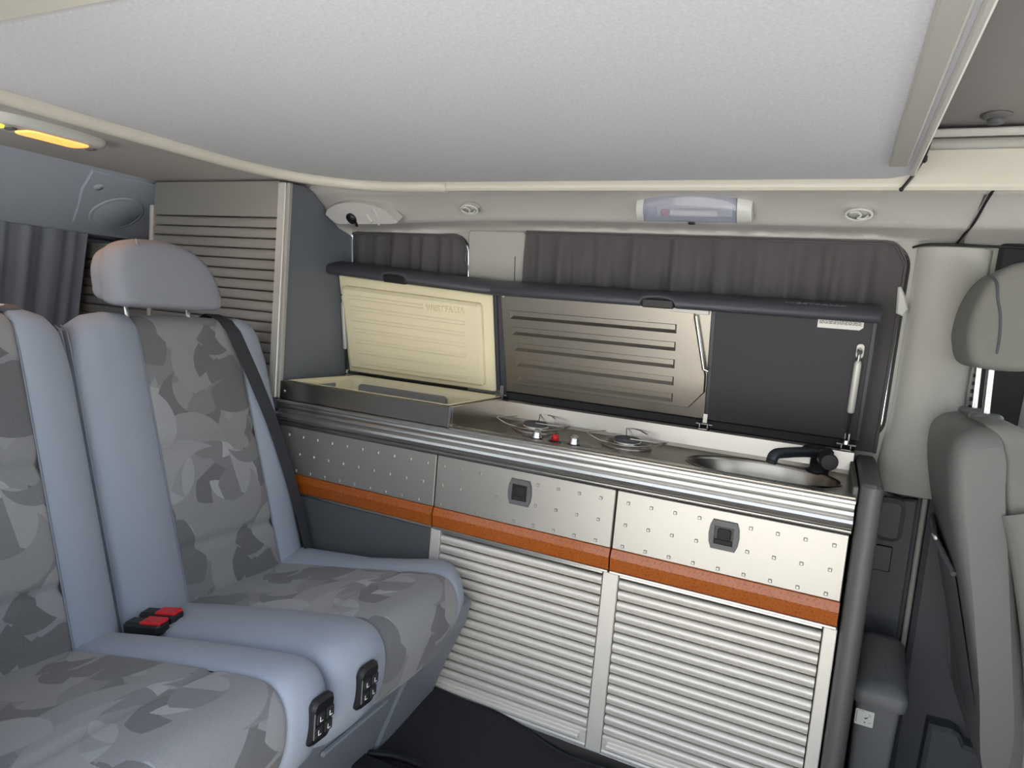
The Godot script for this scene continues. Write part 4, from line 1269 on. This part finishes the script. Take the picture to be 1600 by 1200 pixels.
func headrest(t: Node3D) -> void:
	var c := Vector3(-1.068, 0.942, 0.314)
	var out := curve2(V2([0.0, 0.0, 0.10, 0.0, 0.138, 0.008, 0.142, 0.040, 0.140, 0.085, 0.122, 0.126, 0.085, 0.148, 0.03, 0.157, -0.03, 0.155, -0.08, 0.140, -0.116, 0.110, -0.138, 0.068, -0.146, 0.030, -0.138, 0.006, -0.10, 0.0, 0.0, 0.0]), 4)
	out.remove_at(out.size() - 1)
	var rings := []
	for q in [[-0.050, 0.55], [-0.047, 0.74], [-0.038, 0.88], [-0.020, 0.975], [0.0, 1.0], [0.020, 0.985], [0.034, 0.94], [0.043, 0.87], [0.047, 0.78], [0.049, 0.5], [0.0495, 0.2]]:
		var ring := PackedVector3Array()
		for p in out:
			var e: Vector2 = Vector2(0, 0.080) + (p - Vector2(0, 0.080)) * float(q[1])
			ring.append(c + Vector3(q[0] - e.y * 0.25 + 0.02, e.y, e.x))
		ring.reverse()
		rings.append(ring)
	var h := part(t, "headrest", B.new().loft(rings, true, true), M.headrest, "pale grey rounded headrest")
	# rear half, set a little further from the kitchen
	var rr := []
	for q in [[-0.092, 0.4], [-0.088, 0.66], [-0.074, 0.82], [-0.055, 0.88], [-0.03, 0.86]]:
		var ring := PackedVector3Array()
		for p in out:
			var e: Vector2 = Vector2(0, 0.085) + (p - Vector2(0, 0.085)) * float(q[1])
			ring.append(c + Vector3(q[0] - e.y * 0.22 + 0.02, e.y * 0.96, e.x + 0.006))
		ring.reverse()
		rr.append(ring)
	part(h, "rear_half", B.new().loft(rr, true, true), M.headrest)
	# stitched seam on the front face
	var seam := PackedVector3Array()
	for k in 15:
		var f := k / 14.0
		seam.append(c + Vector3(0.0665 - (0.01 + 0.14 * f) * 0.25 - 0.010 * pow(absf(f - 0.45) * 2.0, 3.0), 0.010 + 0.142 * f, 0.088 - 0.012 * f * f))
	part(h, "seam", B.new().tube(seam, 0.0026, 5), M.headrest)
	for zz in [0.245, 0.405]:
		part(h, "post", B.new().tube(V3([[-1.048, 0.90, zz], [-1.062, 0.955, zz]]), 0.0055, 10), M.chrome)

func front_seat() -> void:
	var t := thing("front_seat", "grey cloth cab seat with headrest seen from behind", "seat", Vector3(0.9, 0, -0.18))
	var z0 := -0.295
	var z1 := 0.055
	var ring_of := func(prof: PackedVector2Array, z: float, s: float, lift: float) -> PackedVector3Array:
		var c := Vector2.ZERO
		for p in prof: c += p
		c /= prof.size()
		var r := PackedVector3Array()
		for p in prof:
			var q := c + (p - c) * Vector2(s, lerpf(1.0, s, lift))
			r.append(Vector3(q.x, q.y, z))
		if not Geometry2D.is_polygon_clockwise(prof): return r
		r.reverse()
		return r
	var steps := [[0.0, 0.55], [0.008, 0.72], [0.025, 0.86], [0.06, 0.96], [0.12, 1.0], [0.5, 1.0], [0.88, 1.0], [0.94, 0.97], [0.97, 0.90], [0.99, 0.80], [1.0, 0.66]]
	var tube_of := func(prof: PackedVector2Array, a: float, b: float, lift: float) -> B:
		var rings := []
		for q in steps: rings.append(ring_of.call(prof, lerpf(a, b, q[0]), q[1], lift))
		return B.new().loft(rings, true, true)
	var shell_p := curve2(V2([0.608, 0.872, 0.588, 0.845, 0.590, 0.78, 0.612, 0.68, 0.645, 0.56, 0.685, 0.40, 0.715, 0.26, 0.76, 0.25, 0.77, 0.33, 0.735, 0.50, 0.700, 0.66, 0.672, 0.78, 0.662, 0.85, 0.645, 0.880, 0.608, 0.872]), 4)
	shell_p.remove_at(shell_p.size() - 1)
	part(t, "back_shell", tube_of.call(shell_p, z0, z1, 0.35), M.seat_shell, "smooth grey plastic back shell")
	var cloth_p := curve2(V2([0.632, 0.884, 0.672, 0.888, 0.712, 0.86, 0.742, 0.79, 0.765, 0.68, 0.800, 0.56, 0.845, 0.42, 0.86, 0.33, 0.83, 0.27, 0.76, 0.27, 0.745, 0.42, 0.715, 0.58, 0.678, 0.72, 0.650, 0.82, 0.632, 0.884]), 4)
	cloth_p.remove_at(cloth_p.size() - 1)
	part(t, "backrest", tube_of.call(cloth_p, z0 + 0.005, z1 - 0.006, 0.3), M.seat_cloth, "grey cloth backrest")
	var bol := B.new().tube(curve(V3([[0.700, 0.745, 0.045], [0.722, 0.68, 0.058], [0.752, 0.56, 0.062], [0.785, 0.44, 0.058], [0.81, 0.33, 0.045]]), 5), 0.034, 12)
	part(t, "side_bolster", bol, M.seat_cloth)
	var pk := B.new()
	pk.sheet(10, 12, func(u, v):
		var z: float = lerpf(z0 + 0.05, z1 - 0.065, u)
		var y: float = lerpf(0.29, 0.655 - 0.05 * u * u, v)
		var x: float = 0.601 + (0.70 - y) * 0.262 + 0.004 - 0.012 * sin(PI * u) * (0.4 + 0.6 * v)
		return Vector3(x, y, z))
	var pocket := part(t, "map_pocket", pk, M.pocket, "slack dark map pocket")
	var hem := PackedVector3Array()
	for k in 21:
		var u := k / 20.0
		var y := 0.655 - 0.05 * u * u
		hem.append(Vector3(0.601 + (0.70 - y) * 0.262 + 0.002 - 0.012 * sin(PI * u) + 0.0015 * (k % 2), y, lerpf(z0 + 0.05, z1 - 0.065, u)))
	part(pocket, "elastic_hem", B.new().tube(hem, 0.0055, 6), M.trim_dark)
	# headrest
	var hp := curve2(V2([0.605, 1.0, 0.598, 1.04, 0.606, 1.10, 0.630, 1.148, 0.668, 1.168, 0.705, 1.155, 0.728, 1.11, 0.735, 1.05, 0.728, 1.0, 0.70, 0.978, 0.64, 0.974, 0.615, 0.982, 0.605, 1.0]), 4)
	hp.remove_at(hp.size() - 1)
	var hr := part(t, "headrest", tube_of.call(hp, -0.264, -0.042, 0.75), M.seat_cloth, "grey cloth headrest")
	var seam := PackedVector3Array()
	seam = curve(V3([[0.618, 1.142, -0.062], [0.628, 1.128, -0.043], [0.634, 1.098, -0.0415], [0.641, 1.072, -0.0415], [0.645, 1.035, -0.0415], [0.645, 1.005, -0.043], [0.645, 0.984, -0.06]]), 4)
	part(hr, "seam", B.new().tube(seam, 0.0022, 6), M.pocket)
	for zz in [-0.225, -0.105]:
		var post := part(t, "headrest_post", B.new().tube(V3([[0.655, 0.86, zz], [0.650, 0.985, zz]]), 0.0065, 12), M.chrome, "chrome headrest post")
		if zz < -0.2:
			for k in 5: part(post, "notch", B.new().tube(V3([[0.6435, 0.893 + k * 0.016, zz + 0.003], [0.6465, 0.893 + k * 0.016, zz + 0.003]]), 0.004, 6), M.black)
		part(t, "post_guide", B.new().prism(round_rect(-0.026, -0.024, 0.026, 0.024, 0.016, 5), 0.012, Transform3D(Basis(Vector3(1, 0, 0), Vector3(0, 0, -1), Vector3(0, 1, 0)), Vector3(0.655, 0.880, zz)), 0.004), M.seat_shell)
	# cushion and pedestal
	var cp := curve2(V2([0.74, 0.34, 0.85, 0.36, 1.10, 0.40, 1.20, 0.40, 1.24, 0.36, 1.22, 0.29, 1.1, 0.26, 0.76, 0.25, 0.72, 0.29, 0.74, 0.34]), 4)
	cp.remove_at(cp.size() - 1)
	part(t, "cushion", tube_of.call(cp, z0, z1, 0.6), M.seat_cloth)
	part(t, "pedestal", B.new().bar(Vector3(0.80, 0.0, -0.26), Vector3(1.14, 0.27, 0.0), 0.02), M.trim_dark)

func folds(x: float, seed_shift: float) -> float:
	return 0.55 * sin(x * 104.0 + seed_shift + 1.2 * sin(x * 17.0)) + 0.35 * sin(x * 61.0 + 1.7 * seed_shift) + 0.2 * sin(x * 190.0 + seed_shift * 2.3)

func curtain(called: String, x0: float, x1: float, s0: float, s1: float, hem: float, label: String, sh: float, gather: float) -> void:
	var t := thing(called, label, "curtain", lean((x0 + x1) * 0.5, s0, 0.01), "grey curtains along the side wall")
	var n := int((x1 - x0) / 0.006)
	var f := func(u, v, back: float):
		var x: float = lerpf(x0, x1, u)
		var edge := 1.0 - smoothstep(x1 - 0.06, x1 - 0.02, x)
		var dx: float = -hem * (1.0 - v) * smoothstep(x1 - 0.15, x1, x)
		var depth: float = lerpf(0.0185, 0.005, pow(v, 5.0)) * edge * smoothstep(0.0, 0.2, v)
		var top: float = 0.0
		if x > x1 - 0.045: top = -0.045 * (1.0 - sqrt(maxf(0.0, 1.0 - pow((x - (x1 - 0.045)) / 0.045, 2.0))))
		return lean(x + dx, lerpf(s0, s1 + top, v), 0.006 + depth * (1.0 + folds(x + 0.006 * (1.0 - v) * sin(x * 20.0), sh)) - back)
	var b := B.new()
	b.sheet(n, 16, func(u, v): return f.call(u, v, 0.0))
	b.sheet(n, 16, func(u, v): return f.call(u, v, 0.0015), Vector2.ONE, true)
	part(t, "cloth", b, M.curtain)
	var band := PackedVector3Array()
	for k in 41:
		var u := k / 40.0
		band.append(f.call(u, 0.985, -0.002))
	part(t, "gathered_hem", B.new().tube(band, gather, 5), M.curtain)
	if hem > 0.0:
		var side := PackedVector3Array()
		for k in 25: side.append(f.call(1.0, k / 24.0 * 0.99, -0.001))
		part(t, "side_hem", B.new().tube(side, 0.0035, 6), M.curtain)

func curtains() -> void:
	curtain("side_curtain", -0.998, -0.589, 0.012, 0.474, 0.0, "grey gathered curtain over the small window behind the cool box lid", 1.3, 0.003)
	curtain("side_curtain", -0.402, 0.503, 0.008, 0.490, 0.004, "long grey gathered curtain behind the worktop cover", 0.4, 0.003)
	# crumpled clear strap at the end of the small curtain
	var cl := thing("curtain_tie", "crumpled shiny cord at the end of the small curtain", "cord", lean(-0.59, 0.38, 0.012))
	part(cl, "cord", B.new().tube(curve(PackedVector3Array([lean(-0.606, 0.466, 0.014), lean(-0.594, 0.452, 0.018), lean(-0.586, 0.430, 0.016), lean(-0.590, 0.405, 0.020), lean(-0.584, 0.385, 0.016), lean(-0.588, 0.355, 0.016)]), 5), 0.003, 7), M.cord)
	# rear curtain on the tailgate window
	var t := thing("rear_curtain", "blue-grey curtain hanging below the tailgate lining, coloured paler for lens haze", "curtain", Vector3(-1.83, 0.6, 0.55))
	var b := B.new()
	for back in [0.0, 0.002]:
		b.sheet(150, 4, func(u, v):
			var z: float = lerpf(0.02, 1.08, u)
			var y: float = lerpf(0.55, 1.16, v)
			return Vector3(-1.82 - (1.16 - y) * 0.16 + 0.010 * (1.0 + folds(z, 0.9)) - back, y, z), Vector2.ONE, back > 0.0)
	part(t, "cloth", b, M.hazy_curtain_rear)

func small_things() -> void:
	# loudspeaker trim in the rear corner
	var fr := Transform3D(Basis(Vector3(0, 0, -1), Vector3(0.808, 0.589, 0), Vector3(0.589, -0.808, 0)), Vector3(-1.70, 1.213, 0.005))
	var sp := thing("corner_speaker", "round flush loudspeaker cover in the rear corner lining", "speaker", Vector3(-1.70, 1.213, 0.005))
	part(sp, "corner_lining", B.new().prism(V2([-0.10, -0.075, -0.118, -0.01, -0.148, 0.075, -0.160, 0.160, 0.30, 0.160, 0.30, -0.075]), 0.008, fr, 0.003), M.hazy_rear_panel, "blue-grey corner lining, coloured paler for lens haze")
	part(sp, "grille", B.new().lathe(V2([0.078, 0.0, 0.080, 0.010, 0.074, 0.0125, 0.070, 0.0105, 0.066, 0.0125, 0.0, 0.014]), 40, Transform3D(Basis(fr.basis.x, fr.basis.z, -fr.basis.y), fr.origin)), M.hazy_rear_panel, "round flat grille")
	part(sp, "bolt_cover", B.new().lathe(V2([0.014, 0.006, 0.013, 0.010, 0.0, 0.011]), 16, Transform3D(Basis(fr.basis.x, fr.basis.z, -fr.basis.y), fr * Vector3(-0.112, 0.10, 0))), M.hazy_rear_panel)

	# glowing ceiling lamp
	var lm := thing("ceiling_lamp", "slim ceiling lamp glowing orange above the bench", "lamp", Vector3(-1.21, 1.312, 0.50))
	var lx := -1.195
	var lz := 0.505
	var body := B.new()
	var rings := []
	for q in [[1.0, 0.0], [0.99, -0.010], [0.93, -0.018], [0.86, -0.020]]:
		var ring := PackedVector3Array()
		for k in 48:
			var a := TAU * k / 48
			var e := Vector2(signf(cos(a)) * pow(absf(cos(a)), 0.75), signf(sin(a)) * pow(absf(sin(a)), 0.75))
			ring.append(Vector3(lx + e.x * 0.058 * q[0], 1.312 + q[1], lz + e.y * 0.125 * q[0]))
		rings.append(ring)
	body.loft(rings, true, true)
	part(lm, "housing", body, M.lamp_body, "pale plastic housing")
	part(lm, "glowing_lens", B.new().prism(round_rect(-0.034, -0.062, 0.034, 0.068, 0.018, 5), 0.004, Transform3D(Basis(Vector3(1, 0, 0), Vector3(0, 0, 1), Vector3(0, -1, 0)), Vector3(lx, 1.2925, lz - 0.02)), 0.002), M.lamp_glow, "orange glowing lens")
	for zz in [lz - 0.10, lz + 0.066]: part(lm, "switch", B.new().box(Vector3(lx, 1.2905, zz), Vector3(0.030, 0.005, 0.012), 0.002), M.handle_grey)
	part(lm, "reading_spot", B.new().lathe(V2([0.0, 0.0, 0.016, 0.0, 0.014, -0.005, 0.0, -0.006]), 20, Transform3D(Basis(), Vector3(lx, 1.2925, lz + 0.095))), M.lamp_spot, "yellow lit reading spot")
	var ll := AreaLight3D.new()
	ll.name = "lamp_light"
	ll.area_size = Vector2(0.06, 0.12)
	ll.light_color = rgb(255, 170, 90)
	ll.light_energy = 0.014
	ll.shadow_enabled = true
	add_child(ll)
	ll.look_at_from_position(Vector3(lx, 1.287, lz - 0.02), Vector3(lx, 0, lz - 0.02), Vector3.RIGHT)

	# unlit lamp on the side headliner
	var kl := thing("side_lamp", "wide unlit lamp with a bluish lens above the worktop cover", "lamp", Vector3(0.058, 1.27, -0.17))
	var lf := Transform3D(Basis(Vector3(1, 0, 0), Vector3(0, 0.86, 0.51).normalized(), Vector3(0, -0.51, 0.86).normalized()), Vector3(0.062, 1.272, -0.168))
	var shape := func(x0: float, x1: float, d: float) -> Array:
		var rr := []
		for k in 13:
			var x := lerpf(x0, x1, k / 12.0)
			var e := x / 0.128
			var top := 0.050 - 0.028 * e * e
			var ring := PackedVector3Array()
			for q in [[-0.028, -0.01], [-0.028, 0.012], [-0.024, 0.020], [0.0, 0.026], [top - 0.016, 0.024], [top - 0.006, 0.016], [top, 0.004], [top, -0.01]]:
				ring.append(lf * Vector3(x, q[0], q[1] * d))
			ring.reverse()
			rr.append(ring)
		return rr
	part(kl, "lens", B.new().loft(shape.call(-0.110, 0.096, 1.0), true, true), M.blue_lens, "translucent blue lens")
	part(kl, "end_cap", B.new().loft(shape.call(-0.128, -0.111, 0.8), true, true), M.lamp_body)
	part(kl, "end_cap", B.new().loft(shape.call(0.097, 0.128, 0.85), true, true), M.lamp_body)
	part(kl, "tube", B.new().tube(PackedVector3Array([lf * Vector3(-0.05, -0.008, 0.008), lf * Vector3(0.055, -0.008, 0.008)]), 0.008, 12), M.white)
	part(kl, "tube_base", B.new().box(lf * Vector3(-0.064, -0.008, 0.008), Vector3(0.018, 0.014, 0.014), 0.003), mat(rgb(190, 120, 120), 0.5))
	part(kl, "reflector", B.new().box(lf * Vector3(0.0, 0.0, -0.004), Vector3(0.17, 0.04, 0.003), 0.001, lf.basis), M.lamp_body)
	part(kl, "switch", B.new().box(lf * Vector3(-0.002, -0.031, 0.012), Vector3(0.016, 0.006, 0.010), 0.002), M.black)

	# moulded fitting with a black socket cap in the rear corner
	var so := thing("socket_fitting", "pale plastic fitting with a black round socket cap", "fitting", Vector3(-0.86, 1.24, -0.18))
	var sf := Transform3D(Basis(Vector3(1, 0, 0), Vector3(0, 0.80, 0.60), Vector3(0, -0.60, 0.80)), Vector3(-0.872, 1.249, -0.166))
	part(so, "shell", B.new().prism(curve2(V2([-0.118, 0.002, -0.10, 0.020, -0.05, 0.037, 0.02, 0.040, 0.07, 0.030, 0.10, 0.018, 0.120, -0.004, 0.126, -0.020, 0.05, -0.024, -0.04, -0.026, -0.085, -0.026, -0.105, -0.014, -0.118, 0.002]).slice(0, 12), 3), 0.030, sf * Transform3D(Basis(), Vector3(0, 0, -0.012)), 0.006), M.socket)
	part(so, "rib", B.new().tube(PackedVector3Array([sf * Vector3(0.060, 0.024, 0.017), sf * Vector3(0.068, 0.0, 0.019), sf * Vector3(0.062, -0.026, 0.017)]), 0.004, 8), M.socket)
	part(so, "cap", B.new().lathe(V2([0.0, 0.004, 0.0165, 0.004, 0.0165, 0.0, 0.0, 0.0]), 24, Transform3D(Basis(sf.basis.x, sf.basis.z, -sf.basis.y), sf * Vector3(-0.026, -0.008, 0.018))), M.black, "black round cap")
	part(so, "cap_tab", B.new().box(sf * Vector3(-0.016, -0.026, 0.020), Vector3(0.009, 0.014, 0.004), 0.001, sf.basis), M.black)
	part(so, "switch", B.new().box(sf * Vector3(0.035, -0.006, 0.020), Vector3(0.016, 0.030, 0.008), 0.003, sf.basis * Basis(Vector3(0, 0, 1), 0.4)), M.socket)

	# coat hooks
	var hk := 0
	for q in [Vector3(-0.516, 1.266, -0.164), Vector3(0.398, 1.267, -0.170)]:
		var h := thing("coat_hook", ["oval folding coat hook between the socket fitting and the blue lamp", "oval folding coat hook towards the front seat"][hk], "hook", q, "folding coat hooks on the headliner", true)
		hk += 1
		h.basis = Basis(Vector3(1, 0, 0), Vector3(0, 0.62, 0.79).normalized(), Vector3(0, -0.79, 0.62).normalized()) * Basis(Vector3(0, 0, 1), 0.0)
		var ring := PackedVector3Array()
		for k in 28: ring.append(Vector3(cos(TAU * k / 28) * 0.024, sin(TAU * k / 28) * 0.015, 0.006))
		part(h, "escutcheon", B.new().lathe(V2([0.0, 0.004, 0.023, 0.004, 0.026, -0.006]), 28, Transform3D(Basis(Vector3(1, 0, 0), Vector3(0, 0, 1), Vector3(0, -0.62, 0)), Vector3.ZERO)), M.trim_grey)
		part(h, "rim", B.new().tube(ring, 0.0028, 6, true), M.lamp_body)
		part(h, "hook", B.new().tube(curve(V3([[-0.016, 0.006, 0.007], [-0.004, 0.010, 0.009], [0.004, 0.002, 0.010], [-0.002, -0.006, 0.010], [0.010, -0.008, 0.009], [0.018, 0.0, 0.007]]), 4), 0.0026, 6), M.lamp_body)

	# curtain hook at the window edge
	solo("curtain_clip", B.new().prism(V2([-0.010, -0.040, 0.004, -0.046, 0.012, -0.030, 0.002, 0.0, -0.008, 0.018, -0.014, 0.016, -0.012, -0.01]), 0.012, lean_frame(0.508, 0.375, 0.006), 0.003), M.lamp_body, "small pale clip holding the long curtain at the window edge", "clip")

	# waste bin
	var wb := thing("waste_bin", "grey plastic waste bin with a label beside the kitchen end panel", "bin", Vector3(0.56, 0, -0.19))
	var taper := B.new()
	var rb := []
	for q in [[0.0, 0.008], [0.27, 0.0]]:
		var ring := PackedVector3Array()
		for p in round_rect(0.515 + q[1], 0.12 + q[1], 0.596 - q[1], 0.275, 0.012, 4): ring.append(Vector3(p.x, q[0], -p.y))
		rb.append(ring)
	part(wb, "body", taper.loft(rb, true, true), M.bin)
	var lr := []
	for q in [[0.272, -0.004], [0.296, -0.006], [0.303, -0.002], [0.315, 0.010], [0.319, 0.018], [0.3205, 0.030]]:
		var ring := PackedVector3Array()
		for p in round_rect(0.513 + q[1], 0.112 + q[1], 0.602 - q[1], 0.28 - q[1], minf(0.018, 0.040 - absf(q[1])), 4):
			var yy: float = q[0]
			if yy > 0.3: yy += 0.05 * smoothstep(0.12, 0.28, p.y)
			ring.append(Vector3(p.x, yy, -p.y))
		lr.append(ring)
	part(wb, "lid", B.new().loft(lr, true, true), M.bin, "rounded grey lid")
	var lab := part(wb, "label_sticker", B.new().prism(round_rect(0.517, 0.222, 0.551, 0.255, 0.002, 2), 0.0008, Transform3D(Basis(), Vector3(0, 0, -0.1195)).translated(Vector3(0, 0, 0.0005))), M.white, "white printed sticker")
	var marks := B.new()
	marks.bar(Vector3(0.519, 0.227, -0.1185), Vector3(0.520, 0.252, -0.1180))
	marks.bar(Vector3(0.521, 0.2525, -0.1185), Vector3(0.533, 0.2530, -0.1180))
	marks.box(Vector3(0.5385, 0.240, -0.1182), Vector3(0.0045, 0.0018, 0.0006), 0.0, Basis(Vector3(0, 0, 1), 0.6))
	marks.box(Vector3(0.536, 0.2385, -0.1182), Vector3(0.0040, 0.0018, 0.0006), 0.0, Basis(Vector3(0, 0, 1), -0.3))
	marks.box(Vector3(0.5355, 0.2295, -0.1182), Vector3(0.0035, 0.0018, 0.0006), 0.0, Basis(Vector3(0, 0, 1), -0.3))
	for q in [[0.541, 0.244], [0.543, 0.246], [0.541, 0.248], [0.542, 0.230], [0.544, 0.231]]: marks.bar(Vector3(q[0], q[1], -0.1185), Vector3(q[0] + 0.003, q[1] + 0.0006, -0.1180))
	part(lab, "print", marks, M.ink)

	# floor mat with a raised, wavy edge along the cabinet
	var mt := thing("floor_mat", "black carpet floor mat lying between the bench and the kitchen", "mat", Vector3(0.1, 0, 0.5))
	var mb := B.new()
	var hgt := func(u, v, under: float):
		var x: float = lerpf(-0.425, 0.9, u)
		var zb: float = 0.012 + 0.012 * sin(x * 9.0)
		var z: float = lerpf(zb, 1.05, v)
		var lift: float = (0.052 * (1.0 - smoothstep(-0.40, -0.02, x)) + 0.006 * sin(x * 23.0)) * (1.0 - smoothstep(0.0, 0.22, z)) + 0.010
		return Vector3(x, lift * (1.0 - under) + 0.001, z)
	mb.sheet(60, 40, func(u, v): return hgt.call(u, v, 0.0), Vector2.ONE, true)
	mb.sheet(60, 40, func(u, v): return hgt.call(u, v, 0.9))
	part(mt, "carpet", mb, M.carpet)
	var hem := PackedVector3Array()
	for k in 61: hem.append(hgt.call(k / 60.0, 0.0, 0.1))
	part(mt, "bound_edge", B.new().tube(hem, 0.004, 6), M.black_soft)
	var rl := thing("seat_rail", "glossy black floor rail in front of the bench base", "rail", Vector3(-0.3, 0, 0.27))
	part(rl, "rail", B.new().bar(Vector3(-0.43, 0.003, 0.262), Vector3(0.1, 0.024, 0.312), 0.006), M.black)
	part(rl, "end_ring", B.new().tube(curve(V3([[-0.425, 0.016, 0.255], [-0.36, 0.022, 0.235], [-0.29, 0.022, 0.235], [-0.24, 0.018, 0.262]]), 5), 0.008, 8), M.black)
